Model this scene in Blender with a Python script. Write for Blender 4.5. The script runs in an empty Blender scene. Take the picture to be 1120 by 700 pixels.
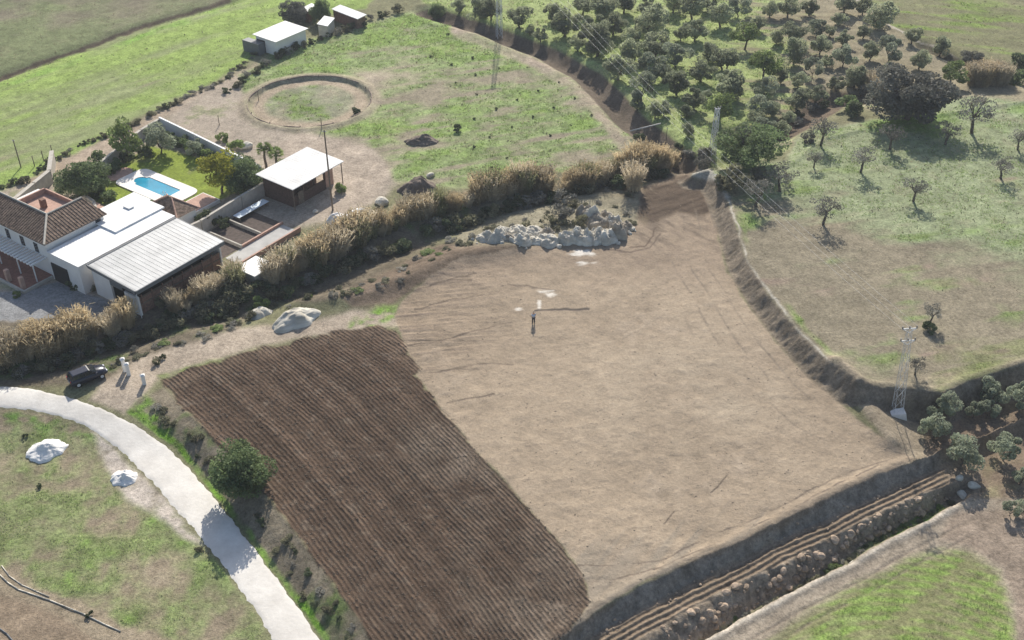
import bpy, math, random
import numpy as np
from mathutils import Vector, Matrix
random.seed(7); RNG = np.random.default_rng(11)
C = bpy.context.scene.collection
S = bpy.context.scene
R = math.radians

# ------------------------------------------------------------------ camera, sky, sun, exposure
PITCH = R(35.5); HC = 75.0; FP = 1200.0
cam = bpy.data.cameras.new('camera'); cam.sensor_width = 36; cam.lens = FP/1120*36
cam.clip_start = .5; cam.clip_end = 8000
co = bpy.data.objects.new('camera', cam); C.objects.link(co)
co.location = (0, 0, HC); co.rotation_euler = (R(90)-PITCH, 0, 0); S.camera = co
SUN_EL = R(34); SUN_AZ = R(1.6)                     # azimuth measured from +Y towards +X
w = bpy.data.worlds.new('World'); S.world = w; w.use_nodes = True
nt = w.node_tree; bg = nt.nodes['Background']; sky = nt.nodes.new('ShaderNodeTexSky')
sky.sky_type = 'NISHITA'; sky.sun_disc = False; sky.sun_elevation = SUN_EL; sky.sun_rotation = SUN_AZ
sky.dust_density = 1.6; sky.air_density = 1.0
nt.links.new(sky.outputs[0], bg.inputs[0]); bg.inputs[1].default_value = .11
sl = bpy.data.lights.new('sun', 'SUN'); sl.energy = 4.8; sl.angle = R(.55); sl.color = (1, .94, .84)
so = bpy.data.objects.new('sun', sl); C.objects.link(so); so.rotation_euler = (-(R(90)-SUN_EL), 0, -SUN_AZ)
S.view_settings.view_transform = 'Standard'; S.view_settings.look = 'None'
S.view_settings.exposure = 0.50; S.view_settings.gamma = 1
S.cycles.volume_bounces = 0; S.cycles.max_bounces = 5

# ------------------------------------------------------------------ survey helpers: where a sighted point lies on the land
cp, sp = math.cos(PITCH), math.sin(PITCH)
def gp(px, py, z=0.):
    x = (px-560)/FP; y = -(py-350)/FP
    dy = y*sp+cp; dz = y*cp-sp; t = (z-HC)/dz
    return np.array([x*t, dy*t])
def mpp(py, z=0.):                                   # metres per sighted unit at that row
    y = -(py-350)/FP
    return (z-HC)/(y*cp-sp)/FP
def project(X, Y, Z):
    dz = Z-HC; zc = Y*cp-dz*sp; yc = Y*sp+dz*cp
    zc = np.maximum(zc, 1e-3)
    return 560+FP*X/zc, 350-FP*yc/zc

# ------------------------------------------------------------------ noise
TAB = RNG.random((512, 512)).astype(np.float32)
def vnoise(x, y):
    ix = np.floor(x).astype(np.int64); iy = np.floor(y).astype(np.int64)
    fx = (x-ix).astype(np.float32); fy = (y-iy).astype(np.float32)
    fx = fx*fx*(3-2*fx); fy = fy*fy*(3-2*fy)
    a = TAB[ix & 511, iy & 511]; b = TAB[(ix+1) & 511, iy & 511]
    c = TAB[ix & 511, (iy+1) & 511]; d = TAB[(ix+1) & 511, (iy+1) & 511]
    return (a+(b-a)*fx)+((c+(d-c)*fx)-(a+(b-a)*fx))*fy
def fbm(x, y, s, octv=4, seed=0, gain=.5):           # about -1..1
    o = 0; a = 1; t = 0
    for k in range(octv):
        o = o+a*vnoise(x/s+seed*17.3+k*5.1, y/s+seed*9.7+k*3.3); t += a; a *= gain; s /= 2.03
    return (o/t-.5)*2.6
def sm(t): t = np.clip(t, 0, 1); return t*t*(3-2*t)
def rot(X, Y, a): c, s = math.cos(a), math.sin(a); return X*c+Y*s, -X*s+Y*c

def dline(P, X, Y, signed=True, ext=80.):            # distance to an open line; + on its right-hand side
    P = [np.array(p, float) for p in P]
    if ext:
        d = P[0]-P[1]; P = [P[0]+d/np.linalg.norm(d)*ext]+P
        d = P[-1]-P[-2]; P = P+[P[-1]+d/np.linalg.norm(d)*ext]
    best = np.full(X.shape, 1e18); sg = np.ones(X.shape)
    for a, b in zip(P[:-1], P[1:]):
        d = b-a; L = float(d@d)
        t = np.clip(((X-a[0])*d[0]+(Y-a[1])*d[1])/L, 0, 1)
        ex = X-a[0]-t*d[0]; ey = Y-a[1]-t*d[1]
        q = ex*ex+ey*ey; m = q < best
        best = np.where(m, q, best)
        if signed: sg = np.where(m, np.where(ex*d[1]-ey*d[0] >= 0, 1., -1.), sg)
    return np.sqrt(best)*(sg if signed else 1)
def dpoly(P, X, Y):                                  # + inside a closed outline
    n = len(P); best = np.full(X.shape, 1e18); ins = np.zeros(X.shape, bool)
    for i in range(n):
        ax, ay = P[i]; bx, by = P[(i+1) % n]; dx, dy = bx-ax, by-ay
        L = dx*dx+dy*dy+1e-12
        t = np.clip(((X-ax)*dx+(Y-ay)*dy)/L, 0, 1)
        q = (X-ax-t*dx)**2+(Y-ay-t*dy)**2; best = np.minimum(best, q)
        if ay != by:
            c = ((ay > Y) != (by > Y)) & (X < dx*(Y-ay)/(by-ay)+ax); ins ^= c
    return np.where(ins, 1, -1)*np.sqrt(best)
def W(L, z=0.): return [gp(a, b, z) for a, b in L]

def resample(P, n):
    P = np.array(P, float); d = np.r_[0, np.cumsum(np.hypot(*np.diff(P, axis=0).T))]; t = np.linspace(0, d[-1], n)
    return np.stack([np.interp(t, d, P[:, 0]), np.interp(t, d, P[:, 1])], 1)
def smoothline(P, n, k=9):
    Q = resample(P, n)
    for _ in range(k): Q[1:-1] = (Q[:-2]+Q[1:-1]*2+Q[2:])/4
    return Q

# ------------------------------------------------------------------ lines of the land (each surveyed at its own level)
L0 = W([(560,740),(614,699),(655,668),(697,642),(753,617),(804,596),(860,568),(925,536),(960,520),(1001,503)], 0)
L1 = W([(575,760),(642,700),(693,673),(753,642),(809,615),(841,596),(902,570),(953,546),(1012,518)], -1.2)
L2 = W([(640,740),(707,696),(800,642),(860,615),(916,584),(971,557),(1036,531)], -1.3)
L3 = W([(700,740),(767,702),(832,660),(902,624),(953,590),(999,568),(1050,542)], -2.9)
L4 = W([(715,742),(780,706),(845,664),(912,628),(963,594),(1009,572),(1056,547)], -2.9)
L5 = W([(705,740),(776,697),(860,650),(925,618),(971,591),(1018,568),(1062,543)], -1.9)
PLAT = W([(758,190),(775,184),(790,208),(803,243),(815,283),(840,323),(870,360),(905,397),(935,421),(958,424),(996,426),
          (1030,430),(1061,416),(1092,407),(1135,395),(1300,350),(1500,200),(1400,90),(1120,110),(1000,128),(900,150),(860,180),(800,184)], 1.5)
RIDGE = W([(915,405),(945,437),(975,478)], .6)
EDGE = W([(165,418),(190,440),(215,463),(248,493),(275,525),(300,555),(350,622),(400,692),(440,752)], 0)
REED = W([(-60,425),(0,412),(60,400),(130,378),(200,352),(270,340),(330,318),(390,292),(450,268),(520,240),(600,215),(680,196),(745,186)], -.5)
BANK = W([(330,330),(390,322),(450,300),(500,278),(560,268)], .6)
GDITCH = W([(470,15),(500,24),(545,39),(600,62),(640,84),(662,105),(692,137),(722,160),(745,178)], -.6)
RDITCH = W([(800,150),(850,150),(885,130),(905,112),(950,108),(985,118)], -.5)
CDITCH = W([(960,436),(985,500),(1001,515)], -.3)
TDITCH = W([(-60,106),(0,86),(85,56),(150,31),(250,1),(330,-30)], -.4)
PRDITCH = W([(1010,52),(1050,68),(1120,84),(1200,100)], -.4)
RING = gp(339, 111); RING_R = 10.0
PLOUGH_L = None
PLOUGH_R = W([(415,340),(435,362),(462,405),(500,470),(560,540),(600,580),(635,620),(647,650),(640,700)], 0)

def height(X, Y):
    H = np.zeros(X.shape)
    # orchard and the ground beyond the plot's corner
    dC = -dline(CDITCH, X, Y)                        # + east of the line
    H = -1.2*sm((dC+1)/5.)*sm((125-Y)/12)*(X > 20)
    # terraces below the plot
    d0 = dline(L0, X, Y)
    m = d0 > -2
    x, y = X[m], Y[m]
    wob = fbm(x, y, 2.2, 3, 3)*.22
    D = [dline(l, x, y)+wob for l in (L0, L1, L2, L3, L4, L5)]
    Z = [0, -1.2, -1.3, -2.8, -2.8, -1.8]
    h = np.zeros(x.shape)
    for i in range(5):
        t = np.clip(D[i]/(D[i]-D[i+1]+1e-9), 0, 1)
        s = (D[i] > 0) & (D[i+1] <= 0)
        h = np.where(s, Z[i]+(Z[i+1]-Z[i])*sm(t)*.5+(Z[i+1]-Z[i])*t*.5, h)
    h = np.where(D[5] > 0, Z[5], h)
    h += np.where((D[5] > 0), .18*np.exp(-(D[5]-.35)**2/.2), 0)
    h += .22*np.exp(-(D[0]+.5)**2/.35)*(D[0] < .3)
    end = sm((x-(gp(1052,545,-1.5)[0]-1.0))/4)
    h = h*(1-end)+(-1.6)*end*sm((D[0]+.5)/2)
    H[m] = np.where(D[0] > -1.4, np.where(D[0] > 0, h, H[m]+h), H[m])
    # raised field on the right
    dp = dpoly(PLAT, X, Y)+fbm(X, Y, 3, 3, 5)*.25
    wid = 1.7+sm((Y-140)/20)*12
    t = sm(1+dp/wid)*.5+np.clip(1+dp/wid, 0, 1)*.5
    H = H+(1.5-H)*t
    H += .2*np.exp(-(dp-.5)**2/.3)
    r = dline(RIDGE, X, Y, False, 0); H += .75*np.exp(-r*r/1.4)
    # roadside bank
    dE = -dline(EDGE, X, Y)                          # + on the road side (west)
    yf = gp(150, 428)[1]
    dE = -dE
    t = sm(dE/3.4)*sm((yf+1-Y)/11)
    H += -1.25*t
    H += .16*np.exp(-(dE+.1)**2/.08)*sm((yf-Y)/6)
    # ditches and banks
    q = dline(REED, X, Y, False); H += -1.0*np.exp(-q*q/5.)*(X < 32)
    q = dline(BANK, X, Y, False, 0); H += .8*np.exp(-q*q/3.5)
    q = dline(GDITCH, X, Y, False, 0)*(1+.15*fbm(X, Y, 5, 2, 8)); H += -1.5*np.exp(-q*q/5.)+.25*np.exp(-(q-4)**2/2)
    q = dline(RDITCH, X, Y, False, 0); H += -1.5*np.exp(-q*q/7.)
    q = dline(TDITCH, X, Y, False); H += -.8*np.exp(-q*q/2.5)
    q = dline(PRDITCH, X, Y, False, 0); H += -1.0*np.exp(-q*q/3.)
    q = np.hypot(X-RING[0], Y-RING[1]); H += -.35*sm((RING_R-q)/.5)+.3*np.exp(-(q-RING_R-.5)**2/.6)
    # gentle relief
    H += fbm(X, Y, 60, 2, 9)*1.1*sm((Y-165)/60)
    H += sm((Y-230)/500)*14
    return H

def flatmask(X, Y):                                  # 1 where the ground stays smooth (yards, road)
    m = sm((dpoly(W([(-40,250),(130,120),(300,150),(400,225),(330,275),(110,345),(-60,345)]), X, Y)+2)/3)
    rd = dpoly(W(ROAD_OUT, -1.0), X, Y); return np.maximum(m, sm((rd+1.0)/1.5))
ROAD_UP = [(-80,418),(0,422),(60,430),(100,441),(150,464),(190,492),(225,531),(260,575),(295,621),(330,668),(352,701),(400,775)]
ROAD_LO = [(-80,444),(0,446),(55,452),(92,465),(122,484),(157,518),(190,556),(220,590),(250,628),(278,668),(299,701),(345,775)]
ROAD_OUT = ROAD_UP+ROAD_LO[::-1]

# ------------------------------------------------------------------ grid of the land
def spaced(a, b, fn):
    o = [a]
    while o[-1] < b: o.append(o[-1]+fn(o[-1]))
    return o
xc = spaced(0, 46, lambda v: .135)
xm = spaced(xc[-1]+.15, 110, lambda v: .2)
xf = spaced(xm[-1]+.5, 2600, lambda v: .5+(v-110)*.15)
xp = np.array(xc[1:]+xm+xf); xs = np.concatenate([-xp[::-1], [0], xp])
yn = spaced(57, 222, lambda y: max(.11, .85*(y*y+5625)/90000))
yf_ = spaced(yn[-1]+.8, 4200, lambda v: 1+(v-220)*.12)
yb = [-v for v in spaced(-56.5, 400, lambda v: .6+(v+56.5)*.15)][::-1]
ys = np.array(yb+yn+yf_)
GX, GY = np.meshgrid(xs, ys)
NXg, NYg = len(xs), len(ys)
print('grid', NXg, NYg, NXg*NYg)
H = height(GX, GY)
U, V = project(GX, GY, H)
X, Y = GX, GY
core = (GY > 56) & (GY < 226) & (np.abs(GX) < 118)

# warp so outlines are irregular
n1 = fbm(X, Y, 2.5, 4, 21); n2 = fbm(X, Y, 2.5, 4, 22)
Un = U+n1*3.2; Vn = V+n2*2.4
nz = {k: fbm(X, Y, s, o, 30+i) for i, (k, s, o) in enumerate([('big', 22, 4), ('mid', 6, 4), ('sml', 1.3, 3), ('fine', .45, 2)])}
COL = np.zeros(X.shape+(3,)); GRS = np.zeros(X.shape)
def mask(poly, soft=3., warp=True):
    xs_ = [p[0] for p in poly]; ys_ = [p[1] for p in poly]
    u, v = (Un, Vn) if warp else (U, V)
    m = core & (u > min(xs_)-soft-2) & (u < max(xs_)+soft+2) & (v > min(ys_)-soft-2) & (v < max(ys_)+soft+2)
    o = np.zeros(X.shape)
    if m.any(): o[m] = sm(.5+dpoly(poly, u[m], v[m])/soft/1.0*.5)
    return o
def stroke(L, width, soft=2., warp=True):
    xs_ = [p[0] for p in L]; ys_ = [p[1] for p in L]; b = width+soft+2
    u, v = (Un, Vn) if warp else (U, V)
    m = core & (u > min(xs_)-b) & (u < max(xs_)+b) & (v > min(ys_)-b) & (v < max(ys_)+b)
    o = np.zeros(X.shape)
    if m.any(): o[m] = sm((width/2+soft/2-dline(L, u[m], v[m], False, 0))/soft)
    return o
def col(m, c, var=0., n=None, grs=None):
    global COL, GRS
    m = np.clip(m, 0, 1)[..., None]; c = np.array(c, float)
    if n is not None: cc = c*(1+var*n[..., None])
    else: cc = c
    COL = COL*(1-m)+cc*m
    if grs is not None: GRS = GRS*(1-m[..., 0])+grs*m[..., 0]
big, mid, sml, fine = nz['big'], nz['mid'], nz['sml'], nz['fine']
def streak(ang, lx, ly, seed, o=3):
    a, b = rot(X, Y, ang); return fbm(a/lx, b/ly, 1., o, seed)

SOIL = (.22, .175, .13); DARK = (.085, .066, .048); PALE = (.40, .34, .28)
GREEN = (.15, .235, .04); DULL = (.17, .175, .10); TAN = (.30, .240, .175)
# far ground everywhere
COL[:] = np.array([.17, .165, .095])*(1+.18*big[..., None]+.15*mid[..., None]); GRS[:] = .3
F = lambda y: y
# top-left fallow field
s1 = streak(R(52), 14, 1.6, 41)
col(mask([(-200,-60),(330,-60),(250,0),(150,29),(85,54),(0,84),(-200,150)], 3), (.175, .155, .11), .30, s1*.6+big*.5, .3)
col(mask([(-200,-60),(330,-60),(250,0),(150,29),(85,54),(0,84),(-200,150)], 3)*sm(.5+big*1.1+mid*.5), (.15,.17,.085), .2, sml, .5)
# bright green field on the left
GF = [(-200,152),(0,88),(85,58),(150,34),(250,4),(330,-24),(420,-60),(470,-60),(400,8),(330,22),(300,36),(278,62),(240,86),(200,106),(150,128),(100,160),(0,210),(-200,290)]
gm = mask(GF, 3)
col(gm, (.22, .245, .12), .2, s1+sml*.4, .6)
s2 = streak(R(50), 20, 3.2, 42); 
gg = sm(.55+s2*.7+mid*.3+.6*sm((U-120)/260)+.3*sm((60-U)/60)*sm((V-150)/60)-.35*sm((70-V+ (U-100)*-.2)/40))
col(gm*gg, (.225, .30, .085), .22, sml+s2*.4, 1.)
col(gm*sm(-.55+s2*-1.1+mid*.6), (.25,.215,.15), .15, sml, .2)
col(stroke([(0,95),(45,81),(85,66),(150,41),(195,26),(240,11)], 5, 3)*sm(.6+mid), (.20, .32, .07), .2, sml, 1.)
col(stroke([(-60,106),(0,86),(85,56),(150,31),(250,1)], 4.5, 3), DARK, .2, sml, .2)
# track beside the green field and the yards
col(mask([(-200,300),(0,212),(60,178),(110,155),(150,134),(205,104),(240,92),(280,68),(300,70),(262,100),(250,120),(180,130),(120,190),(60,200),(0,232),(-200,330)], 4), (.34,.275,.21), .15, sml+mid*.5, .1)
YARD = [(180,133),(215,104),(262,84),(300,66),(350,52),(330,84),(272,95),(264,128),(330,144),(410,158),(440,192),(420,216),(380,240),(300,255),(100,345),(-200,420),(-200,230),(60,200)]
col(mask(YARD, 6), (.33,.28,.225), .16, mid+sml*.6, .15)
col(mask(YARD, 6)*sm(-.2+mid*1.3+sml*.7)*sm((V-60)/40), (.22,.22,.13), .2, sml, .5)
# paddock with the riding ring
PAD = [(262,84),(300,58),(340,45),(400,27),(440,14),(470,10),(500,27),(545,44),(600,68),(640,92),(660,112),(692,148),(690,166),(640,184),(560,196),(500,206),(460,205),(432,196),(405,162),(330,144),(274,134),(268,110)]
pm = mask(PAD, 5)
s3 = streak(R(20), 7, 1.5, 43)
col(pm, (.27,.235,.17), .2, s3*.7+sml*.5, .4)
gg = sm(.8+s3*.8+mid*.7+big*.5+.25*sm((470-U)/120)-.35*sm((U-590)/80))
col(pm*gg, (.205,.255,.11), .25, sml+fine*.4, 1.)
col(pm*sm(-.1+mid*1.2+s3*.6+.5*np.exp(-((U-440)/60)**2-((V-150)/20)**2)+.5*np.exp(-((U-380)/50)**2-((V-55)/10)**2)+.4*np.exp(-((U-545)/30)**2-((V-60)/12)**2)), (.20,.28,.08), .2, sml, 1.)
col(mask([(384,78),(440,66),(470,72),(450,96),(410,104)], 8)*sm(.6+mid), (.33,.28,.21), .15, sml, .2)
col(stroke([(500,34),(545,50),(600,76),(632,98),(655,124),(682,158)], 13, 8)*sm(.7+mid*.5), (.33,.27,.21), .15, sml, .2)
col(mask([(330,142),(400,156),(428,190),(395,232),(350,240),(340,190),(300,165)], 6), (.36,.30,.24), .13, sml+mid*.5, .1)
q = np.hypot(X-RING[0], Y-RING[1])
col(sm((RING_R+2.5-q)/1.5)*.8, (.30,.25,.19), .15, sml, .2)
col(sm((RING_R-.5-q)/.6), (.33,.27,.20), .15, sml, .2)
col(sm((RING_R-2.-q)/1.5)*sm(.65+mid*.8), (.25,.25,.17), .2, sml, .5)
col(sm((RING_R-2.-q)/1.5)*sm(-.1+mid*.9+sml*.4+.6*np.exp(-((U-318)/22)**2-((V-122)/10)**2)), (.15,.21,.06), .2, sml, 1.)
# band of scrub on the near side of the paddock
SCR = [(-200,440),(0,350),(110,345),(180,330),(240,310),(300,300),(330,275),(420,240),(470,215),(560,200),(640,186),(700,172),(760,175),(765,190),(690,205),(600,222),(530,245),(480,262),(420,300),(390,322),(340,332),(290,330),(260,362),(200,388),(150,398),(120,420),(0,424),(-200,430)]
col(mask(SCR, 4), (.155,.13,.095), .3, mid+sml*.6, .5)
col(mask(SCR, 4)*sm(mid*1.5+sml*.5), (.075,.105,.04), .3, sml, .9)
# concrete yard in front of the farm
col(mask([(-100,322),(30,318),(60,308),(100,322),(150,345),(115,352),(60,348),(0,352),(-100,372)], 2), (.24,.24,.24), .08, sml, 0)
# sown bank between scrub and plot
BK = [(375,322),(430,292),(480,266),(540,262),(600,266),(560,274),(505,285),(460,310),(430,334),(385,336)]
col(mask(BK, 4), (.15,.115,.085), .25, streak(R(25),4,.5,44)+sml*.3, .1)
col(mask([(560,205),(650,200),(700,200),(705,240),(690,262),(560,266),(500,268),(500,250),(520,232)], 5), (.25,.225,.16), .25, mid+sml, .6)
# olive grove floor
GR = [(440,-60),(1000,-60),(940,4),(985,36),(1015,56),(1050,70),(1130,90),(1130,112),(1000,128),(900,112),(870,160),(800,185),(760,180),(722,158),(692,135),(662,104),(640,82),(600,58),(545,34),(500,18),(460,2)]
gr = mask(GR, 3)
s4 = streak(R(-8), 8, .9, 45)
col(gr, (.235,.205,.14), .22, s4+sml*.4, .3)
gg = sm(.5+s4*.7+mid*.7+1.5*sm((850-U)/120)-.9*sm((U-850)/60))
col(gr*gg, (.27,.32,.13), .2, s4+sml*.4, 1.)
# top right field and its pale track
TR = [(940,-60),(1300,-60),(1300,130),(1120,88),(1050,66),(1015,52),(985,34),(940,2),(925,-20)]
tm = mask(TR, 2)
s5 = streak(R(-15), 16, 2.0, 46)
col(tm, (.185,.18,.10), .2, s5+sml*.3, .5)
col(tm*sm(.1+s5+mid*.5+.8*np.exp(-((U-1060)/45)**2-((V-22)/14)**2)), (.165,.22,.06), .2, s5, .8)
col(stroke([(925,-8),(945,6),(965,22),(988,36),(1015,50),(1045,64)], 2.6, 1.5), (.42,.38,.32), .1, sml, 0)
# raised field with scattered olives
RF = [(765,185),(800,184),(860,175),(872,150),(900,140),(985,126),(1060,104),(1120,112),(1400,60),(1500,350),(1119,402),(1061,418),(1030,432),(960,428),(935,424),(905,400),(870,362),(840,325),(815,285),(803,245),(790,210)]
rf = mask(RF, 3)
s6 = streak(R(15), 10, 2.2, 47)
col(rf, (.225,.195,.14), .16, s6*.6+sml*.5, .3)
_up = (V-150-(U-900)*-.12)
gg = sm(.5+s6*.55+mid*.5+(1.35-1.75*sm((V-170+.25*(900-U))/110))-.2)
col(rf*gg, (.235,.265,.155), .14, sml+s6*.5, .8)
col(rf*sm(-.25+s6*.6+mid*.8+.9*np.exp(-((U-1000)/160)**2-((V-130)/18)**2)+.8*np.exp(-((U-820)/25)**2-((V-235)/30)**2)), (.16,.25,.065), .2, sml, 1.)
col(rf*sm(-.3+s6*.8+mid*.5+.8*sm((V-330)/60)*sm((1000-U)/-30)), (.17,.19,.08), .2, sml, .8)
col(rf*sm(-.75+s6*1.1-mid*.6+.35*sm((V-250)/60)), (.27,.21,.165), .12, sml, .1)
col(stroke([(781,190),(794,212),(806,245),(818,284),(843,324),(874,360),(908,396),(938,424),(960,450),(975,472)], 2.6, 2)*sm(.7+sml*.6), (.38,.35,.29), .15, sml, .1)
col(stroke([(787,190),(800,212),(812,245),(824,284),(849,322),(880,357),(914,392)], 5, 5)*sm(.3+mid), (.17,.23,.075), .2, sml, 1.)
col(mask([(752,190),(762,183),(778,183),(788,196),(800,216),(790,218),(782,204),(770,196)], 2), (.36,.34,.29), .12, sml, .1)
# orchard floor, lower right
OR = [(958,436),(985,455),(1013,450),(1047,441),(1071,436),(1119,422),(1400,380),(1400,700),(1120,560),(1060,545),(1040,530),(1005,512),(985,490)]
col(mask(OR, 3), (.19,.145,.105), .25, mid*.6+sml*.5+streak(R(15),5,.6,48)*.4, .15)
col(mask(OR, 3)*sm(-.3+mid*1.2+sml*.3), (.21,.19,.11), .2, sml, .5)
col(stroke([(1042,436),(1070,430),(1100,420),(1130,412)], 16, 5), (.11,.09,.065), .2, sml, .1)  # shade along the foot of the orchard bank, painted as darker soil
col(mask([(540,760),(614,690),(860,555),(985,492),(1070,500),(1075,560),(960,620),(720,770)], 4), SOIL, .2, sml, .05)
col(mask([(925,395),(950,418),(975,440),(1012,470),(1015,520),(985,515),(960,470),(925,430),(905,405)], 4), (.25,.21,.155), .2, sml+mid*.5, .1)
# lower right: track and sown field
SF = [(560,900),(700,745),(780,700),(860,654),(925,620),(971,593),(1018,570),(1060,545),(1130,545),(1400,600),(1400,900)]
col(mask(SF, 3), (.29,.245,.19), .15, sml*.5+streak(R(48),9,.5,49)*.7, .1)
SG = [(840,705),(880,672),(940,640),(1000,612),(1035,602),(1065,605),(1090,628),(1105,665),(1112,710),(1100,800),(800,800)]
s7 = streak(R(40), 12, 1.3, 50)
sg = mask(SG, 10)
col(sg, (.20,.20,.10), .15, sml, .6)
px_, py_ = gp(1010, 800, -1.6)
rad = np.hypot(X-px_, (Y-py_)*1.2)
bands = np.sin(rad*5.2+mid*1.5)
col(sg*sm(.55+s7*.7+bands*.25+mid*.3+.4*np.exp(-((U-1070)/40)**2-((V-660)/40)**2)), (.195,.275,.075), .2, sml*.6+bands*.5, 1.)
col(mask([(1040,560),(1120,555),(1400,620),(1400,900),(1118,720),(1112,660),(1095,620),(1062,598),(1030,590)], 5), (.25,.20,.155), .2, sml+mid*.4, .1)
# land left of the road
LF = [(-200,440),(0,446),(55,454),(92,467),(122,486),(157,520),(190,558),(220,592),(250,630),(278,670),(299,703),(345,800),(-200,900)]
lf = mask(LF, 3)
col(lf, (.255,.21,.15), .2, mid*.5+sml*.6, .3)
gg = sm(.62+mid*1.0+sml*.4+big*.3-.9*sm((480-V)/35)-1.4*sm((V-640-(U-60)*.42)/22))
col(lf*gg*.85, (.18,.225,.09), .25, sml+fine*.4, 1.)
col(lf*sm(-.35+mid*1.1+sml*.5-1.2*sm((V-640-(U-60)*.42)/22)+.3*np.exp(-((U-190)/60)**2-((V-640)/40)**2)), (.145,.225,.055), .2, sml, 1.)
col(lf*sm(-.55-mid*1.1+sml*.5), (.31,.255,.19), .15, sml, .1)
col(lf*mask([(-50,452),(20,450),(60,458),(110,480),(60,470),(0,462),(-50,465)], 6)*sm(.6+sml), (.12,.20,.05), .2, sml, 1.)
col(mask([(100,470),(125,490),(160,525),(195,562),(220,596),(205,592),(165,560),(135,545),(118,515),(108,490)], 5)*sm(1+sml*.6), (.42,.37,.32), .13, sml, .05)
col(lf*mask([(-100,640),(0,650),(40,662),(90,690),(130,720),(100,800),(-100,800)], 6), (.225,.175,.125), .22, mid*.6+sml, .1)
# roadside bank left of the ploughed field
BL = [(150,440),(180,424),(200,446),(222,470),(252,500),(280,530),(306,562),(356,628),(406,698),(450,760),(405,775),(356,701),(334,668),(299,621),(264,575),(229,531),(194,492)]
bl = mask(BL, 3)
col(bl, (.20,.17,.125), .25, sml+mid*.5, .4)
col(bl*sm(.0+mid*1.2+sml*.7), (.10,.125,.05), .3, sml, .8)
col(stroke([(142,447),(162,462),(192,486),(226,525),(262,570),(298,618),(332,662),(358,698)], 7, 4)*sm(.75+mid*.5+sml*.4), (.14,.26,.035), .25, sml, 1.)
col(mask([(150,452),(135,442),(150,425),(170,440),(185,470),(175,474)], 5)*sm(.4+sml), (.14,.25,.04), .2, sml, 1.)
# dirt entrance and the track over the ploughed field
col(mask([(98,438),(112,420),(135,405),(160,388),(200,378),(258,360),(330,352),(390,338),(432,340),(440,356),(405,360),(350,366),(290,378),(240,392),(195,404),(172,418),(150,440),(138,452)], 4), (.36,.30,.235), .13, sml+mid*.4, .05)
col(mask([(385,350),(415,336),(435,335),(432,350),(405,358),(380,358)], 4)*sm(.7+sml), (.15,.26,.045), .2, sml, 1.)
col(mask([(172,412),(210,398),(250,390),(260,396),(215,410),(185,424)], 3)*sm(.7+sml), (.17,.20,.08), .2, sml, .8)
# ploughed field: furrows as relief and moisture
PF = [(178,418),(205,402),(260,388),(330,372),(370,361),(415,357),(432,362),(440,374),(450,390),(462,403),(455,412),(470,432),(500,468),(560,535),(600,580),(632,618),(644,642),(642,662),(628,682),(600,720),(560,800),(470,800),(408,702),(352,624),(302,556),(278,527),(250,497),(218,466),(194,442)]
Un0, Vn0 = Un, Vn; Un = Un+fbm(X, Y, .9, 3, 90)*3; Vn = Vn+fbm(X, Y, .9, 3, 91)*2.5
pf = mask(PF, 2); Un, Vn = Un0, Vn0
inpf = pf > .01
dL = np.zeros(X.shape); dR = np.zeros(X.shape)
PLOUGH_L = list(smoothline(np.array(EDGE), 22, 12)); dL[inpf] = np.abs(dline(PLOUGH_L, X[inpf], Y[inpf], False)); dR[inpf] = dline(PLOUGH_R, X[inpf], Y[inpf], False, 10)
tt = dL/(dL+dR+1e-6)
ph = dL+1.2*tt*tt
ph = ph+.22*fbm(X, Y, 11, 3, 60)+.10*fbm(X, Y, 2.5, 2, 57)+.05*fbm(X, Y, .8, 2, 59); fmod = .55+.45*sm(.5+fbm(X, Y, 3, 3, 58))
fur = np.sin(ph*2*math.pi/.46)*fmod; wide = np.sin(ph*2*math.pi/2.75+.6); s8 = fbm(ph/1.0, (X+Y)/14, 1., 3, 61)
PHASE = ph*2*math.pi/.46; TILL = pf*fmod
col(pf, (.080,.055,.039), .30, s8*.9+sml*.35+mid*.3+wide*.15, .0)
col(pf*.6*sm(-.15+fbm(X, Y, .7, 2, 62)*1.0+s8*.4), (.135,.108,.084), .2, fine, .0)
col(pf*mask([(173,416),(260,386),(415,352),(470,395),(455,408),(430,388),(410,366),(330,382),(250,400),(196,424)], 6)*.7, (.125,.09,.065), .2, sml, .0)
col(pf*.5*sm(-.3+fbm(ph/3.2, (X+Y)/30, 1., 3, 92)*1.3), (.115,.085,.062), .2, sml, 0)
col(pf*.55*sm(-.35-fbm(ph/2.6, (X+Y)/22, 1., 3, 93)*1.3), (.062,.048,.038), .2, sml, 0)
col(pf*sm(.3+mid)*mask([(420,470),(500,470),(640,640),(600,740),(470,640)], 30)*.45, (.23,.19,.15), .2, fine, .0)
clod = fbm(X, Y, .5, 2, 63)
H += pf*(fur*.03+clod*.035+wide*.03)
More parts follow.
